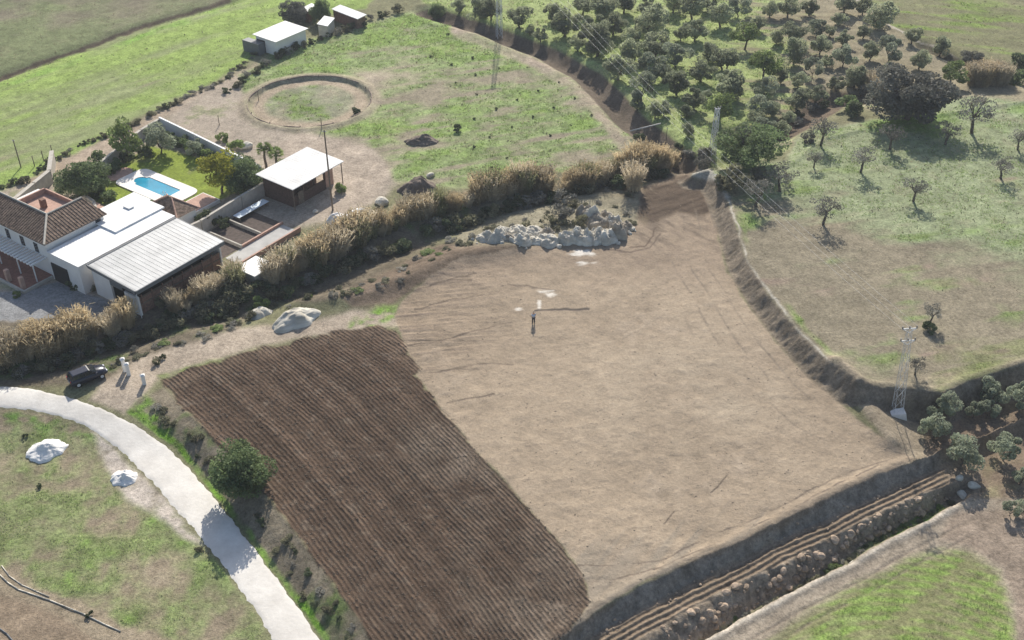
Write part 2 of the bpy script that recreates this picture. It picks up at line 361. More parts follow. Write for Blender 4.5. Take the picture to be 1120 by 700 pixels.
# the levelled plot
PT = [(440,374),(432,345),(445,325),(470,303),(505,282),(560,272),(640,266),(680,262),(700,240),(700,204),(752,190),(768,200),(780,232),(793,290),(822,342),(868,394),(920,442),(952,470),(985,492),(998,502),(960,518),(925,534),(860,566),(804,594),(753,615),(697,640),(655,666),(614,697),(560,800),(600,720),(628,682),(642,662),(644,642),(632,618),(600,580),(560,535),(500,468),(470,432),(455,412),(462,403),(450,390)]
pt = mask(PT, 2)
s9 = streak(R(8), 5, .45, 51); s10 = streak(R(55), 12, .8, 52)
col(pt, TAN, .16, mid*.6+sml*.5+big*.5, 0)
left = sm((600-U)/140)*sm((430-V)/60)
col(pt*left*.45, (.205,.155,.11), .15, s9*.5+sml*.5, 0)
col(pt*.5*sm((320-V)/40+mid*.4), (.225,.175,.13), .12, mid, 0)
col(pt*left*sm(.1+s9*1.1), (.19,.15,.115), .2, sml, 0)
col(pt*sm(-.75+s9*1.2)*(.35+.65*left), (.13,.10,.08), .15, sml, 0)
s12 = streak(R(12), 9, .35, 56, 4); s13 = streak(R(48), 14, .4, 57, 4)
col(pt*.2*sm(-.2+s12*1.1), (.24,.19,.14), .1, sml, 0); col(pt*.25*sm(-.2+s13*1.2)*sm((V-380)/120), (.23,.185,.14), .1, sml, 0); col(pt*.2*sm(-.4-s12*1.1), (.38,.32,.25), .1, sml, 0)
col(pt*.75*sm((V-560)/60+(-.2)+s10*.8), (.24,.205,.16), .15, s10, 0)
col(pt*sm(-.5+s10*1.2)*sm((V-480)/60), (.20,.165,.13), .15, sml, 0)
col(pt*sm(-.2-mid*.9+big*.5+.3*sml)*.6*sm((V-300)/60), (.335,.275,.21), .1, sml, 0)
tr = streak(R(35), 6, .5, 53)
col(mask([(704,205),(752,191),(768,201),(778,230),(770,238),(740,232),(712,246),(698,238)], 4), (.088,.066,.049), .3, tr+sml*.3, 0)
col(mask([(655,205),(704,200),(706,244),(690,236)], 5)*sm(.4+mid), (.16,.13,.085), .2, sml, .4)
col(mask([(690,262),(700,244),(740,235),(775,236),(790,275),(770,262),(720,272)], 8)*sm(.35+streak(R(-50),3,.7,54)*.9), (.175,.138,.105), .2, sml, 0)
col(mask([(620,282),(700,272),(760,275),(700,300),(640,310)], 14)*.55*sm(.5+mid), (.225,.175,.13), .15, sml, 0)
for k, (a, b, wdt) in enumerate([((440,322),(520,300),1.6),((455,338),(530,322),1.5),((445,380),(560,352),1.5),((470,408),(560,398),2),((490,440),(540,430),1.6),((556,312),(606,317),1.2),((470,312),(515,308),1.6)]):
    L = [a, ((a[0]+b[0])/2, (a[1]+b[1])/2+random.uniform(-3, 3)), b]
    col(pt*stroke(L, wdt, 1.5)*sm(.7+sml*.5), (.12,.095,.075), .1, sml, 0)
mm = (pt > .01); dd = np.full(X.shape, 99.); dd[mm] = -dline(L0, X[mm], Y[mm])+.4*fbm(X[mm], Y[mm], 12, 2, 81)
lines = lambda d_, per, wd: sm((np.cos(d_*2*math.pi/per)-wd)/(1-wd))
brk = sm(.2+fbm(X, Y, 7, 3, 82)*1.3)
tk = lines(dd, 2.35, .82)*sm((15-dd)/6)*brk; col(pt*tk*.85, (.19,.155,.12)); H -= pt*tk*.03
dr = np.full(X.shape, 99.); dr[mm] = -dpoly(PLAT, X[mm], Y[mm])+.4*fbm(X[mm], Y[mm], 10, 2, 83)
tk = lines(dr, 2.1, .84)*sm((13-dr)/5)*sm(.1+fbm(X, Y, 6, 3, 84)*1.3)*sm((560-V)/40); col(pt*tk*.8, (.19,.155,.12)); H -= pt*tk*.03
ax, ay = rot(X, Y, R(11)); ay = ay+.0045*(ax+8)**2+.5*fbm(X, Y, 14, 2, 85)
tk = lines(ay, 1.9, .86)*left*sm(.25+fbm(ax/3, ay, 2.2, 3, 86)*1.4); col(pt*tk*.95, (.15,.12,.092)); H -= pt*tk*.05
col(pt*.5*sm(.1+mid*.8+np.exp(-((U-690)/90)**2-((V-295)/28)**2)*1.2-.8), (.235,.185,.14), .1, sml, 0)
col(pt*.55*np.exp(-((U-770)/130)**2-((V-430)/80)**2)*sm(.7+mid), (.34,.285,.215), .1, mid, 0)
col(pt*stroke([(690,270),(705,268),(716,258),(718,250)], 1.6, 1.5), (.12,.09,.07))
col(pt*stroke([(660,274),(690,276),(712,270),(724,256)], 1.3, 1.5), (.13,.10,.08))
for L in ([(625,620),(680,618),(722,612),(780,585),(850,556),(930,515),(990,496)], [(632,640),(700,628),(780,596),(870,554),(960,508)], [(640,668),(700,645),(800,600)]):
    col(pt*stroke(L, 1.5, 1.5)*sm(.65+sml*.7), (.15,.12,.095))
col(pt*stroke([(780,538),(788,530),(796,520)], 1.4, 1), (.10,.08,.065)); col(pt*stroke([(728,572),(738,560)], 1.3, 1), (.10,.08,.065))
col(pt*stroke([(586,339),(600,338),(620,338),(645,339)], 2.0, 1.2), (.09,.075,.065))
wht = np.exp(-((U-601)/12)**2-((V-321)/5)**2)+np.exp(-((U-590)/3)**2-((V-332)/6)**2)+.8*np.exp(-((U-566)/7)**2-((V-338)/2)**2)+.6*np.exp(-((U-570)/3)**2-((V-351)/2)**2)+1.1*np.exp(-((U-638)/16)**2-((V-277)/4)**2)+np.exp(-((U-640)/10)**2-((V-288)/3.)**2)
col(pt*sm(wht*2.2)*sm(-.5+wht*1.3+sml*.7+.6*streak(R(10),1.2,.35,87)), (.60,.56,.50), .08, sml, 0)
H += pt*(clod*.018+.03*sml+s9*.06*left+s12*.008+.02*s10*sm((V-520)/60))
# banks, tilled strip, rubble slope, ditch
def between(A, B, pad=0.):
    m = (GX > -20) & (GX < 70) & (GY > 56) & (GY < 120) & core
    o = np.zeros(X.shape); wb = sml[m]*.12+mid[m]*.1
    o[m] = sm((dline(A, X[m], Y[m])+wb+pad)/.35)*sm((-dline(B, X[m], Y[m])-wb+pad)/.35)
    return o
xe = sm((gp(1050,545,-1.3)[0]+1-X)/3)
b01 = between(L0, L1)*xe; col(b01, (.21,.185,.155), .18, sml+fine, 0); H += b01*clod*.06
b12 = between(L1, L2)*xe
d1 = np.zeros(X.shape); mm = b12 > .01; d1[mm] = dline(L1, X[mm], Y[mm])+.1*fbm(X[mm], Y[mm], 3, 2, 64)
f2 = np.sin(d1*2*math.pi/.55); PHASE = np.where(b12 > .01, d1*2*math.pi/.55, PHASE); TILL = np.maximum(TILL, b12)
col(b12, (.20,.155,.112), .25, sml*.8, 0); H += b12*(f2*.07+clod*.07)
b23 = between(L2, L3, .3)*xe; col(b23, (.25,.205,.155), .25, sml+fine, .1); H += b23*(clod*.12+sml*.12)
b34 = between(L3, L5, .1)*xe; col(b34, (.17,.16,.10), .3, sml, .6); col(b34*sm(mid*1.5+sml), (.09,.15,.04), .3, sml, 1.)
m = (GX > 0) & (GX < 60) & (GY > 56) & (GY < 115) & core
l5 = np.zeros(X.shape); l5[m] = np.exp(-((dline(L5, X[m], Y[m])-.35+sml[m]*.1)/.3)**2)
col(l5*xe, (.45,.40,.33), .12, sml, 0)
d5 = np.full(X.shape, 99.); d5[m] = dline(L5, X[m], Y[m])
rut = np.exp(-((d5-2.1)/.16)**2)+np.exp(-((d5-3.5)/.16)**2); col(rut*.7*sm(.6+sml), (.19,.155,.12)); H -= rut*.05*xe
# bank on the right side of the plot
dp = dpoly(PLAT, X, Y)
bk = sm((dp+2.3)/.5)*sm((.2-dp)/.4)*sm((V-192)/8)*core
s11 = streak(R(10), 1.5, .5, 55)
col(bk, (.175,.145,.11), .25, s11+sml*.5, .05); H += bk*clod*.1
col(stroke([(1018,430),(1060,420),(1120,404)], 5, 3)*0, DARK)
# ditch of the grove
q = dline(GDITCH, X, Y, False, 0); col(sm((3.1-q)/.8)*core, (.115,.092,.07), .25, sml+mid*.4, .1)
q = dline(RDITCH, X, Y, False, 0); col(sm((3.4-q+mid*.6)/1.2)*core, (.12,.092,.068), .25, sml, .2)
q = dline(PRDITCH, X, Y, False, 0); col(sm((1.8-q)/.8)*core, (.10,.09,.06), .25, sml, .2)
# lawn
col(mask([(88,222),(118,190),(160,160),(200,168),(285,192),(262,206),(225,232),(185,250),(130,225)], 2), (.20,.25,.045), .15, sml+mid*.5, 1.)
# general surface relief
flat = flatmask(X, Y)
H += (1-flat)*core*(sml*.03+mid*.06+GRS*clod*.03)
# rough banks stay rough, the road sits in level ground
grain = .17*fbm(X, Y, 1.7, 5, 71, .72)+.10*fbm(X, Y, 5, 4, 72, .6)+.10*fine
tuft = sm((fbm(X, Y, 1.1, 3, 73)-.42)/.25)*GRS*(pt < .1)*(1-flatmask(X, Y))
soft = 1-.45*pt-.3*pf-.45*gm
COL = COL*(1+grain*soft)[..., None]*(1-.22*tuft)[..., None]
bare = sm((fbm(X, Y, 2.6, 4, 74)-.25)/.35)*GRS*.28*core*(1-.85*gm)
COL = COL*(1-bare[..., None])+np.array([.27, .225, .165])*bare[..., None]*(1+grain*.8)[..., None]
COL = np.clip(COL, .012, .8); GRS = np.clip(GRS, 0, 1)

def gz(x, y):
    i = int(np.clip(np.searchsorted(xs, x)-1, 0, NXg-2)); j = int(np.clip(np.searchsorted(ys, y)-1, 0, NYg-2))
    a = (x-xs[i])/(xs[i+1]-xs[i]); b = (y-ys[j])/(ys[j+1]-ys[j])
    return float((H[j, i]*(1-a)+H[j, i+1]*a)*(1-b)+(H[j+1, i]*(1-a)+H[j+1, i+1]*a)*b)
def place(px, py, h=0.):                             # ground point whose height h above ground is sighted at px,py
    z = 0.
    for _ in range(6):
        x, y = gp(px, py, z+h); z = gz(x, y)
    return float(x), float(y), z

# ------------------------------------------------------------------ materials
def newmat(name, rough=.9):
    m = bpy.data.materials.new(name); m.use_nodes = True
    b = m.node_tree.nodes['Principled BSDF']; b.inputs['Roughness'].default_value = rough
    b.inputs['Specular IOR Level'].default_value = .25
    return m, m.node_tree, b
def link(nt, a, b): nt.links.new(a, b)
def mat(name, c, rough=.85, var=.15, scale=1.5, bump=0., bscale=8., spec=.25, metal=0., c2=None, obj_random=False):
    m, nt, b = newmat(name, rough); b.inputs['Specular IOR Level'].default_value = spec; b.inputs['Metallic'].default_value = metal
    tc = nt.nodes.new('ShaderNodeTexCoord'); n = nt.nodes.new('ShaderNodeTexNoise'); n.inputs['Scale'].default_value = scale; n.inputs['Detail'].default_value = 5
    link(nt, tc.outputs['Object'], n.inputs['Vector'])
    r = nt.nodes.new('ShaderNodeValToRGB'); r.color_ramp.elements[0].position = .3; r.color_ramp.elements[1].position = .7
    lo = [v*(1-var) for v in c]; hi = list(c2) if c2 else [min(1, v*(1+var)) for v in c]
    r.color_ramp.elements[0].color = (*lo, 1); r.color_ramp.elements[1].color = (*hi, 1)
    link(nt, n.outputs['Fac'], r.inputs['Fac']); out = r.outputs['Color']
    if obj_random:
        oi = nt.nodes.new('ShaderNodeObjectInfo'); mr = nt.nodes.new('ShaderNodeMapRange'); mr.inputs['To Min'].default_value = .75; mr.inputs['To Max'].default_value = 1.25
        link(nt, oi.outputs['Random'], mr.inputs['Value']); mx = nt.nodes.new('ShaderNodeVectorMath'); mx.operation = 'SCALE'
        link(nt, out, mx.inputs[0]); link(nt, mr.outputs['Result'], mx.inputs['Scale']); out = mx.outputs['Vector']
    link(nt, out, b.inputs['Base Color'])
    if bump:
        n2 = nt.nodes.new('ShaderNodeTexNoise'); n2.inputs['Scale'].default_value = bscale; n2.inputs['Detail'].default_value = 4
        link(nt, tc.outputs['Object'], n2.inputs['Vector']); bp = nt.nodes.new('ShaderNodeBump'); bp.inputs['Strength'].default_value = bump; bp.inputs['Distance'].default_value = .1
        link(nt, n2.outputs['Fac'], bp.inputs['Height']); link(nt, bp.outputs['Normal'], b.inputs['Normal'])
    return m
def leafmat(name, c, trans=.35, c2=None):
    m, nt, b = newmat(name, .75); b.inputs['Specular IOR Level'].default_value = .3
    tc = nt.nodes.new('ShaderNodeTexCoord'); n = nt.nodes.new('ShaderNodeTexNoise'); n.inputs['Scale'].default_value = 1.1; n.inputs['Detail'].default_value = 6
    link(nt, tc.outputs['Object'], n.inputs['Vector'])
    r = nt.nodes.new('ShaderNodeValToRGB'); r.color_ramp.elements[0].position = .33; r.color_ramp.elements[1].position = .68
    r.color_ramp.elements[0].color = (*[v*.62 for v in c], 1); r.color_ramp.elements[1].color = (*(c2 or [v*1.45 for v in c]), 1)
    link(nt, n.outputs['Fac'], r.inputs['Fac'])
    oi = nt.nodes.new('ShaderNodeObjectInfo'); mr = nt.nodes.new('ShaderNodeMapRange'); mr.inputs['To Min'].default_value = .72; mr.inputs['To Max'].default_value = 1.28
    link(nt, oi.outputs['Random'], mr.inputs['Value']); mx = nt.nodes.new('ShaderNodeVectorMath'); mx.operation = 'SCALE'
    link(nt, r.outputs['Color'], mx.inputs[0]); link(nt, mr.outputs['Result'], mx.inputs['Scale'])
    link(nt, mx.outputs['Vector'], b.inputs['Base Color'])
    t = nt.nodes.new('ShaderNodeBsdfTranslucent'); link(nt, mx.outputs['Vector'], t.inputs['Color'])
    ms = nt.nodes.new('ShaderNodeMixShader'); ms.inputs[0].default_value = trans
    link(nt, b.outputs[0], ms.inputs[1]); link(nt, t.outputs[0], ms.inputs[2]); link(nt, ms.outputs[0], nt.nodes['Material Output'].inputs['Surface'])
    return m

def ground_material():
    m, nt, b = newmat('ground', 1.0); b.inputs['Specular IOR Level'].default_value = .08
    at = nt.nodes.new('ShaderNodeAttribute'); at.attribute_name = 'soil'
    ag = nt.nodes.new('ShaderNodeAttribute'); ag.attribute_name = 'grass'
    tc = nt.nodes.new('ShaderNodeTexCoord')
    def noise(s, d=3, r=.6):
        n = nt.nodes.new('ShaderNodeTexNoise'); n.inputs['Scale'].default_value = s; n.inputs['Detail'].default_value = d; n.inputs['Roughness'].default_value = r
        link(nt, tc.outputs['Object'], n.inputs['Vector']); return n
    def math_(op, a, bb):
        n = nt.nodes.new('ShaderNodeMath'); n.operation = op
        for i, v in enumerate((a, bb)):
            if isinstance(v, (int, float)): n.inputs[i].default_value = v
            else: link(nt, v, n.inputs[i])
        return n.outputs[0]
    na, nb, nc = noise(3.2, 5, .7), noise(.9, 6, .65), noise(9, 2, .6)
    f = math_('ADD', math_('MULTIPLY', math_('SUBTRACT', na.outputs['Fac'], .5), 1.7), math_('MULTIPLY', math_('SUBTRACT', nc.outputs['Fac'], .5), .7))
    f = math_('ADD', f, math_('MULTIPLY', math_('SUBTRACT', nb.outputs['Fac'], .5), .7))
    ar = nt.nodes.new('ShaderNodeAttribute'); ar.attribute_name = 'rough'; f = math_('MULTIPLY', f, ar.outputs['Fac'])
    af = nt.nodes.new('ShaderNodeAttribute'); af.attribute_name = 'furrow'; al = nt.nodes.new('ShaderNodeAttribute'); al.attribute_name = 'tilled'
    sn = math_('MULTIPLY', math_('SINE', math_('ADD', af.outputs['Fac'], math_('MULTIPLY', math_('SUBTRACT', nc.outputs['Fac'], .5), 2.2)), 0), al.outputs['Fac'])
    f = math_('ADD', f, math_('MULTIPLY', sn, .15))
    f = math_('MAXIMUM', math_('ADD', f, 1.), .25)
    sc = nt.nodes.new('ShaderNodeVectorMath'); sc.operation = 'SCALE'; link(nt, at.outputs['Color'], sc.inputs[0]); link(nt, f, sc.inputs['Scale'])
    # dry blades and darker tufts where grass grows
    g1 = noise(2.3, 6, .75); r1 = nt.nodes.new('ShaderNodeValToRGB'); r1.color_ramp.elements[0].position = .52; r1.color_ramp.elements[1].position = .66
    link(nt, g1.outputs['Fac'], r1.inputs['Fac'])
    mg = nt.nodes.new('ShaderNodeMix'); mg.data_type = 'RGBA'; mg.inputs['B'].default_value = (.055, .085, .02, 1)
    link(nt, math_('MULTIPLY', math_('MULTIPLY', r1.outputs['Color'], ag.outputs['Fac']), .38), mg.inputs['Factor']); link(nt, sc.outputs[0], mg.inputs['A'])
    link(nt, mg.outputs['Result'], b.inputs['Base Color'])
    bp = nt.nodes.new('ShaderNodeBump'); bp.inputs['Strength'].default_value = .8; bp.inputs['Distance'].default_value = .10
    hh = math_('ADD', math_('ADD', na.outputs['Fac'], math_('MULTIPLY', nc.outputs['Fac'], .5)), math_('MULTIPLY', sn, .5)); link(nt, hh, bp.inputs['Height']); link(nt, bp.outputs['Normal'], b.inputs['Normal'])
    return m
M = {}
M['ground'] = ground_material()
M['white'] = mat('white_render', (.72,.70,.67), .8, .06, .8, .15, 20)
M['roofwhite'] = mat('white_roof_coating', (.70,.70,.69), .7, .10, .9, c2=(.80,.80,.79))
M['sheetroof'] = mat('weathered_sheet_roof', (.62,.61,.59), .7, .10, .5, .2, 9, c2=(.74,.73,.71))
M['metal'] = mat('corrugated_metal', (.44,.44,.43), .5, .16, .5, .15, 4, spec=.4)
M['darkmetal'] = mat('grey_fascia', (.13,.14,.15), .5, .1)
M['dark'] = mat('dark_interior', (.02,.02,.022), .6, .2)  # near-black colour painting the darkness of unlit openings
M['tile'] = mat('weathered_tile', (.15,.105,.08), .9, .55, 2.4, .8, 6, c2=(.25,.18,.135))
M['tilered'] = mat('pink_tile', (.42,.27,.21), .85, .15, 2, .4, 6)
M['terracotta'] = mat('terracotta_paving', (.24,.11,.08), .85, .2, 3)
M['brick'] = mat('brown_brick', (.20,.12,.09), .9, .3, 4, .3, 12)
M['shadebrick'] = mat('shaded_brick', (.095,.062,.05), .9, .3, 4, .3, 12)  # darker copy of the brick, shade under the stable roof put into its colour
M['stonewall'] = mat('pale_wall', (.42,.39,.34), .9, .14, 1.5, .3, 8)
M['concrete'] = mat('concrete', (.40,.39,.37), .9, .12, .8, .3, 6)
M['road'] = mat('pale_road', (.60,.57,.525), .95, .10, .4, .3, 3, spec=.1, c2=(.70,.67,.62))
def road_wear():
    m = M['road']; nt = m.node_tree; b = nt.nodes['Principled BSDF']; src = b.inputs['Base Color'].links[0].from_socket
    tc = nt.nodes.new('ShaderNodeTexCoord'); n = nt.nodes.new('ShaderNodeTexNoise'); n.inputs['Scale'].default_value = 2.6; n.inputs['Detail'].default_value = 8; n.inputs['Roughness'].default_value = .75; nt.links.new(tc.outputs['Object'], n.inputs['Vector'])
    r = nt.nodes.new('ShaderNodeValToRGB'); r.color_ramp.elements[0].position = .44; r.color_ramp.elements[0].color = (.72,.70,.66,1); r.color_ramp.elements[1].position = .6; r.color_ramp.elements[1].color = (1,1,1,1)
    mx = nt.nodes.new('ShaderNodeMix'); mx.data_type = 'RGBA'; mx.blend_type = 'MULTIPLY'; mx.inputs['Factor'].default_value = .22
    nt.links.new(n.outputs['Fac'], r.inputs['Fac']); nt.links.new(src, mx.inputs['A']); nt.links.new(r.outputs['Color'], mx.inputs['B']); nt.links.new(mx.outputs['Result'], b.inputs['Base Color'])
road_wear()
M['coping'] = mat('pool_coping', (.74,.70,.65), .7, .06, 2)
M['water'] = mat('pool_water', (.03,.28,.42), .06, .15, .5, .25, 3, spec=.5)
M['paleheap'] = mat('pale_soil', (.50,.46,.38), .95, .3, 1.5, 1., 4, c2=(.70,.66,.57))
M['tanheap'] = mat('tan_soil', (.30,.255,.20), .95, .3, 1.5, 1., 4, c2=(.47,.42,.34))
M['whiteheap'] = mat('white_gypsum', (.74,.72,.69), .95, .06, 2, .7, 5)
M['brownheap'] = mat('brown_soil', (.17,.135,.11), .95, .3, 2.5, .8, 5)
M['rock'] = mat('rubble_stone', (.36,.275,.20), .9, .3, 3, .5, 8, obj_random=True)
M['galv'] = mat('galvanised_steel', (.55,.56,.57), .5, .1, 3, spec=.5)
M['shaderail'] = mat('shaded_rail_wood', (.22,.17,.14), .9, .3, 3)  # wood darkened in the colour for the shaded near face of the rail
M['galvgrey'] = mat('aged_steel', (.28,.29,.29), .6, .1, 3)
M['wood'] = mat('weathered_wood', (.16,.13,.10), .9, .3, 6)
M['bark'] = mat('olive_bark', (.12,.10,.08), .95, .35, 6, .5, 14)
M['olive'] = leafmat('olive_leaf', (.27,.295,.19), .5)
M['silver'] = leafmat('silver_leaf', (.28,.31,.22), .45)
M['evergreen'] = leafmat('evergreen_leaf', (.135,.18,.08), .42)
M['carob'] = leafmat('carob_leaf', (.15,.15,.125), .3)
M['bright'] = leafmat('bright_leaf', (.20,.26,.09), .42)
M['yellow'] = leafmat('yellow_leaf', (.28,.28,.045), .4)
M['grey'] = leafmat('grey_leaf', (.23,.22,.185), .2)
M['darkleaf'] = leafmat('dark_leaf', (.10,.125,.065), .35)
M['reed'] = leafmat('dry_reed', (.47,.37,.22), .5, c2=(.70,.58,.38))
M['reedpale'] = leafmat('pale_reed', (.50,.43,.31), .45)
M['reedgreen'] = leafmat('green_reed', (.25,.25,.13), .4)
M['scrub'] = leafmat('scrub_leaf', (.19,.185,.115), .4)
M['weed'] = leafmat('weed_leaf', (.22,.31,.09), .5)
M['straw'] = leafmat('straw_leaf', (.34,.29,.19), .4)
M['carpaint'] = mat('car_paint', (.010,.014,.03), .3, .05, 1, spec=.5)
M['glass'] = mat('dark_glass', (.015,.02,.025), .05, .05, spec=.8)
M['tyre'] = mat('tyre_rubber', (.02,.02,.02), .8, .1)
M['lamp'] = mat('headlight_lens', (.7,.7,.72), .15, .02, spec=.8)
M['redlamp'] = mat('tail_light_lens', (.4,.02,.02), .2, .02, spec=.6)
M['skin'] = mat('skin', (.45,.28,.2), .6, .05)
M['shirt'] = mat('light_blue_cloth', (.42,.52,.66), .9, .08, 5)
M['trouser'] = mat('dark_cloth', (.045,.05,.06), .9, .1, 5)
M['hair'] = mat('dark_hair', (.03,.022,.018), .7, .1)

# ------------------------------------------------------------------ object helpers
def tag(o, label=None, cat=None, group=None, kind=None):
    if label: o['label'] = label
    if cat: o['category'] = cat
    if group: o['group'] = group
    if kind: o['kind'] = kind
    return o
def empty(name, loc, label, cat, group=None, rz=0.):
    o = bpy.data.objects.new(name, None); C.objects.link(o); o.location = loc; o.rotation_euler = (0, 0, rz); o.empty_display_size = .3
    return tag(o, label, cat, group)
def npmesh(name, verts, faces, m, smooth=False):
    me = bpy.data.meshes.new(name); verts = np.asarray(verts, np.float32)
    if isinstance(faces, np.ndarray):
        k = faces.shape[1]; n = len(faces)
        me.vertices.add(len(verts)); me.vertices.foreach_set('co', verts.ravel())
        me.loops.add(n*k); me.loops.foreach_set('vertex_index', faces.ravel().astype(np.int32))
        me.polygons.add(n); me.polygons.foreach_set('loop_start', np.arange(0, n*k, k, dtype=np.int32))
        me.update(calc_edges=True)
    else:
        me.from_pydata([tuple(map(float, v)) for v in verts], [], [tuple(f) for f in faces]); me.update()
    if smooth: me.polygons.foreach_set('use_smooth', np.ones(len(me.polygons), bool))
    if m: me.materials.append(m)
    return me
def ob(name, me, parent=None, loc=(0, 0, 0), rz=0., sc=1.):
    o = bpy.data.objects.new(name, me); C.objects.link(o)
    if parent: o.parent = parent
    o.location = loc; o.rotation_euler = (0, 0, rz); o.scale = sc if hasattr(sc, '__len__') else (sc,)*3
    return o
class MB:
    def __init__(s): s.v = []; s.f = []
    def add(s, vs, fs): n = len(s.v); s.v += [tuple(map(float, v)) for v in vs]; s.f += [tuple(n+i for i in f) for f in fs]; return s
    def hexa(s, lo, hi):                              # lower ring and upper ring of equal length
        n = len(lo); return s.add(list(lo)+list(hi), [tuple(range(n))[::-1], tuple(range(n, 2*n))]+[(i, (i+1) % n, n+(i+1) % n, n+i) for i in range(n)])
    def box(s, x0, x1, y0, y1, z0, z1):
        return s.hexa([(x0,y0,z0),(x1,y0,z0),(x1,y1,z0),(x0,y1,z0)], [(x0,y0,z1),(x1,y0,z1),(x1,y1,z1),(x0,y1,z1)])
    def bar(s, a, b, r, r2=None, n=6):
        a = Vector(a); b = Vector(b); d = (b-a)
        if d.length < 1e-6: return s
        d.normalize(); u = d.orthogonal().normalized(); w_ = d.cross(u); r2 = r if r2 is None else r2
        lo = [a+(u*math.cos(t)+w_*math.sin(t))*r for t in [2*math.pi*i/n for i in range(n)]]
        hi = [b+(u*math.cos(t)+w_*math.sin(t))*r2 for t in [2*math.pi*i/n for i in range(n)]]
        return s.hexa(lo, hi)
    def mesh(s, name, m, smooth=False): return npmesh(name, s.v, s.f, m, smooth)
    def build(s, name, m, parent=None, smooth=False): return ob(name, s.mesh(name, m, smooth), parent)

# ------------------------------------------------------------------ ground
idx = (np.arange(NYg-1)[:, None]*NXg+np.arange(NXg-1)[None, :]).ravel()
faces = np.stack([idx, idx+1, idx+1+NXg, idx+NXg], 1)
gme = npmesh('ground', np.stack([GX.ravel(), GY.ravel(), H.ravel()], 1), faces, M['ground'], True)
a = gme.attributes.new('soil', 'FLOAT_COLOR', 'POINT'); a.data.foreach_set('color', np.concatenate([COL.reshape(-1, 3), np.ones((NXg*NYg, 1))], 1).astype(np.float32).ravel())
a = gme.attributes.new('grass', 'FLOAT', 'POINT'); a.data.foreach_set('value', GRS.astype(np.float32).ravel())
for nm_, ar_ in (('furrow', PHASE), ('tilled', TILL), ('rough', 1-.5*pt)):
    a = gme.attributes.new(nm_, 'FLOAT', 'POINT'); a.data.foreach_set('value', ar_.astype(np.float32).ravel())
tag(ob('ground', gme), kind='structure')

# road, laid over the ground as its own sheet
def road():
    A = np.array([place(*p)[:2] for p in ROAD_UP]); B = np.array([place(*p)[:2] for p in ROAD_LO])
    n = 260; A = smoothline(A, n, 120); B = smoothline(B, n, 120); K = 12; v = []; f = []
    for i in range(n):
        j1 = .05*math.sin(i*.37)+.05*math.sin(i*1.1)+random.uniform(-.04, .04); j2 = .06*math.sin(i*.23)+.07*math.sin(i*.9)+random.uniform(-.06, .06)
        d = (B[i]-A[i]); d /= np.linalg.norm(d)
        a_ = A[i]+d*j1; b_ = B[i]+d*j2
        for k in range(K+1):
            t = k/K; p = a_*(1-t)+b_*t; e = -.03 if k in (0, K) else .045+.03*math.sin(math.pi*t)
            v.append((p[0], p[1], gz(p[0], p[1])+e))
    for i in range(n-1):
        for k in range(K):
            q = i*(K+1)+k; f.append((q, q+1, q+K+2, q+K+1))
    return npmesh('road', v, f, M['road'], True)
tag(ob('road', road()), kind='structure')

# ------------------------------------------------------------------ vegetation prototypes
def cards(P, size, rng, up=.3, asp=1.3):
    n = len(P); d = rng.normal(size=(n, 3)); d[:, 2] += up; d /= np.linalg.norm(d, axis=1)[:, None]
    e = np.cross(d, rng.normal(size=(n, 3))); e /= np.linalg.norm(e, axis=1)[:, None]
    s = size*(.6+.8*rng.random((n, 1))); a = d*s*asp*.5; b = e*s*.5
    mid_ = P
    V_ = np.stack([mid_-a, mid_+b*.9, mid_+a, mid_-b*.9], 1).reshape(-1, 3)
    F_ = np.arange(4*n).reshape(n, 4)
    return V_, F_
def crown_pts(rng, n, lobes, spread=1., flat=.8, lr=.36, core_=.25, drop=.0):
    # unit crown: radius .5, centred at origin
    L = []
    while len(L) < lobes:
        p = rng.normal(size=3); p /= np.linalg.norm(p); p *= .5*rng.uniform(.35, .78)
        p[2] *= flat
        if p[2] > -.26: L.append(p)
    L = np.array(L); k = rng.integers(0, lobes, n); rr = lr*rng.uniform(.55, 1.1, lobes)
    p = rng.normal(size=(n, 3)); p /= np.linalg.norm(p, axis=1)[:, None]
    r = rr[k]*rng.uniform(.45, 1., n)**.5*.55
    P = L[k]+p*r[:, None]*np.array([1, 1, flat])
    P = P-P.mean(0)*[1, 1, 0]; P = P/np.percentile(np.hypot(P[:, 0], P[:, 1]), 96)*.5*np.array([1, 1, .92])
    if drop: P = P[rng.random(len(P)) > drop*(fbm(P[:, 0]*8+k*1.7, P[:, 2]*8, 1., 2, 3) > 0)]
    return P
def crown_mesh(name, m, seed, n=2600, lobes=16, size=.055, **kw):
    rng = np.random.default_rng(seed); P = crown_pts(rng, n, lobes, **kw)
    v, f = cards(P, size, rng, .7); return npmesh(name, v, f, m)
def limb(mb, a, b, r0, r1, seg=4, bend=.06, rng=random):
    a = Vector(a); b = Vector(b); prev = a; L = (b-a).length
    for i in range(1, seg+1):
        t = i/seg; p = a.lerp(b, t)+Vector([rng.uniform(-1, 1)*bend*L*(1-t) for _ in range(3)])
        mb.bar(prev, p, r0+(r1-r0)*(i-1)/seg, r0+(r1-r0)*t, 7); prev = p
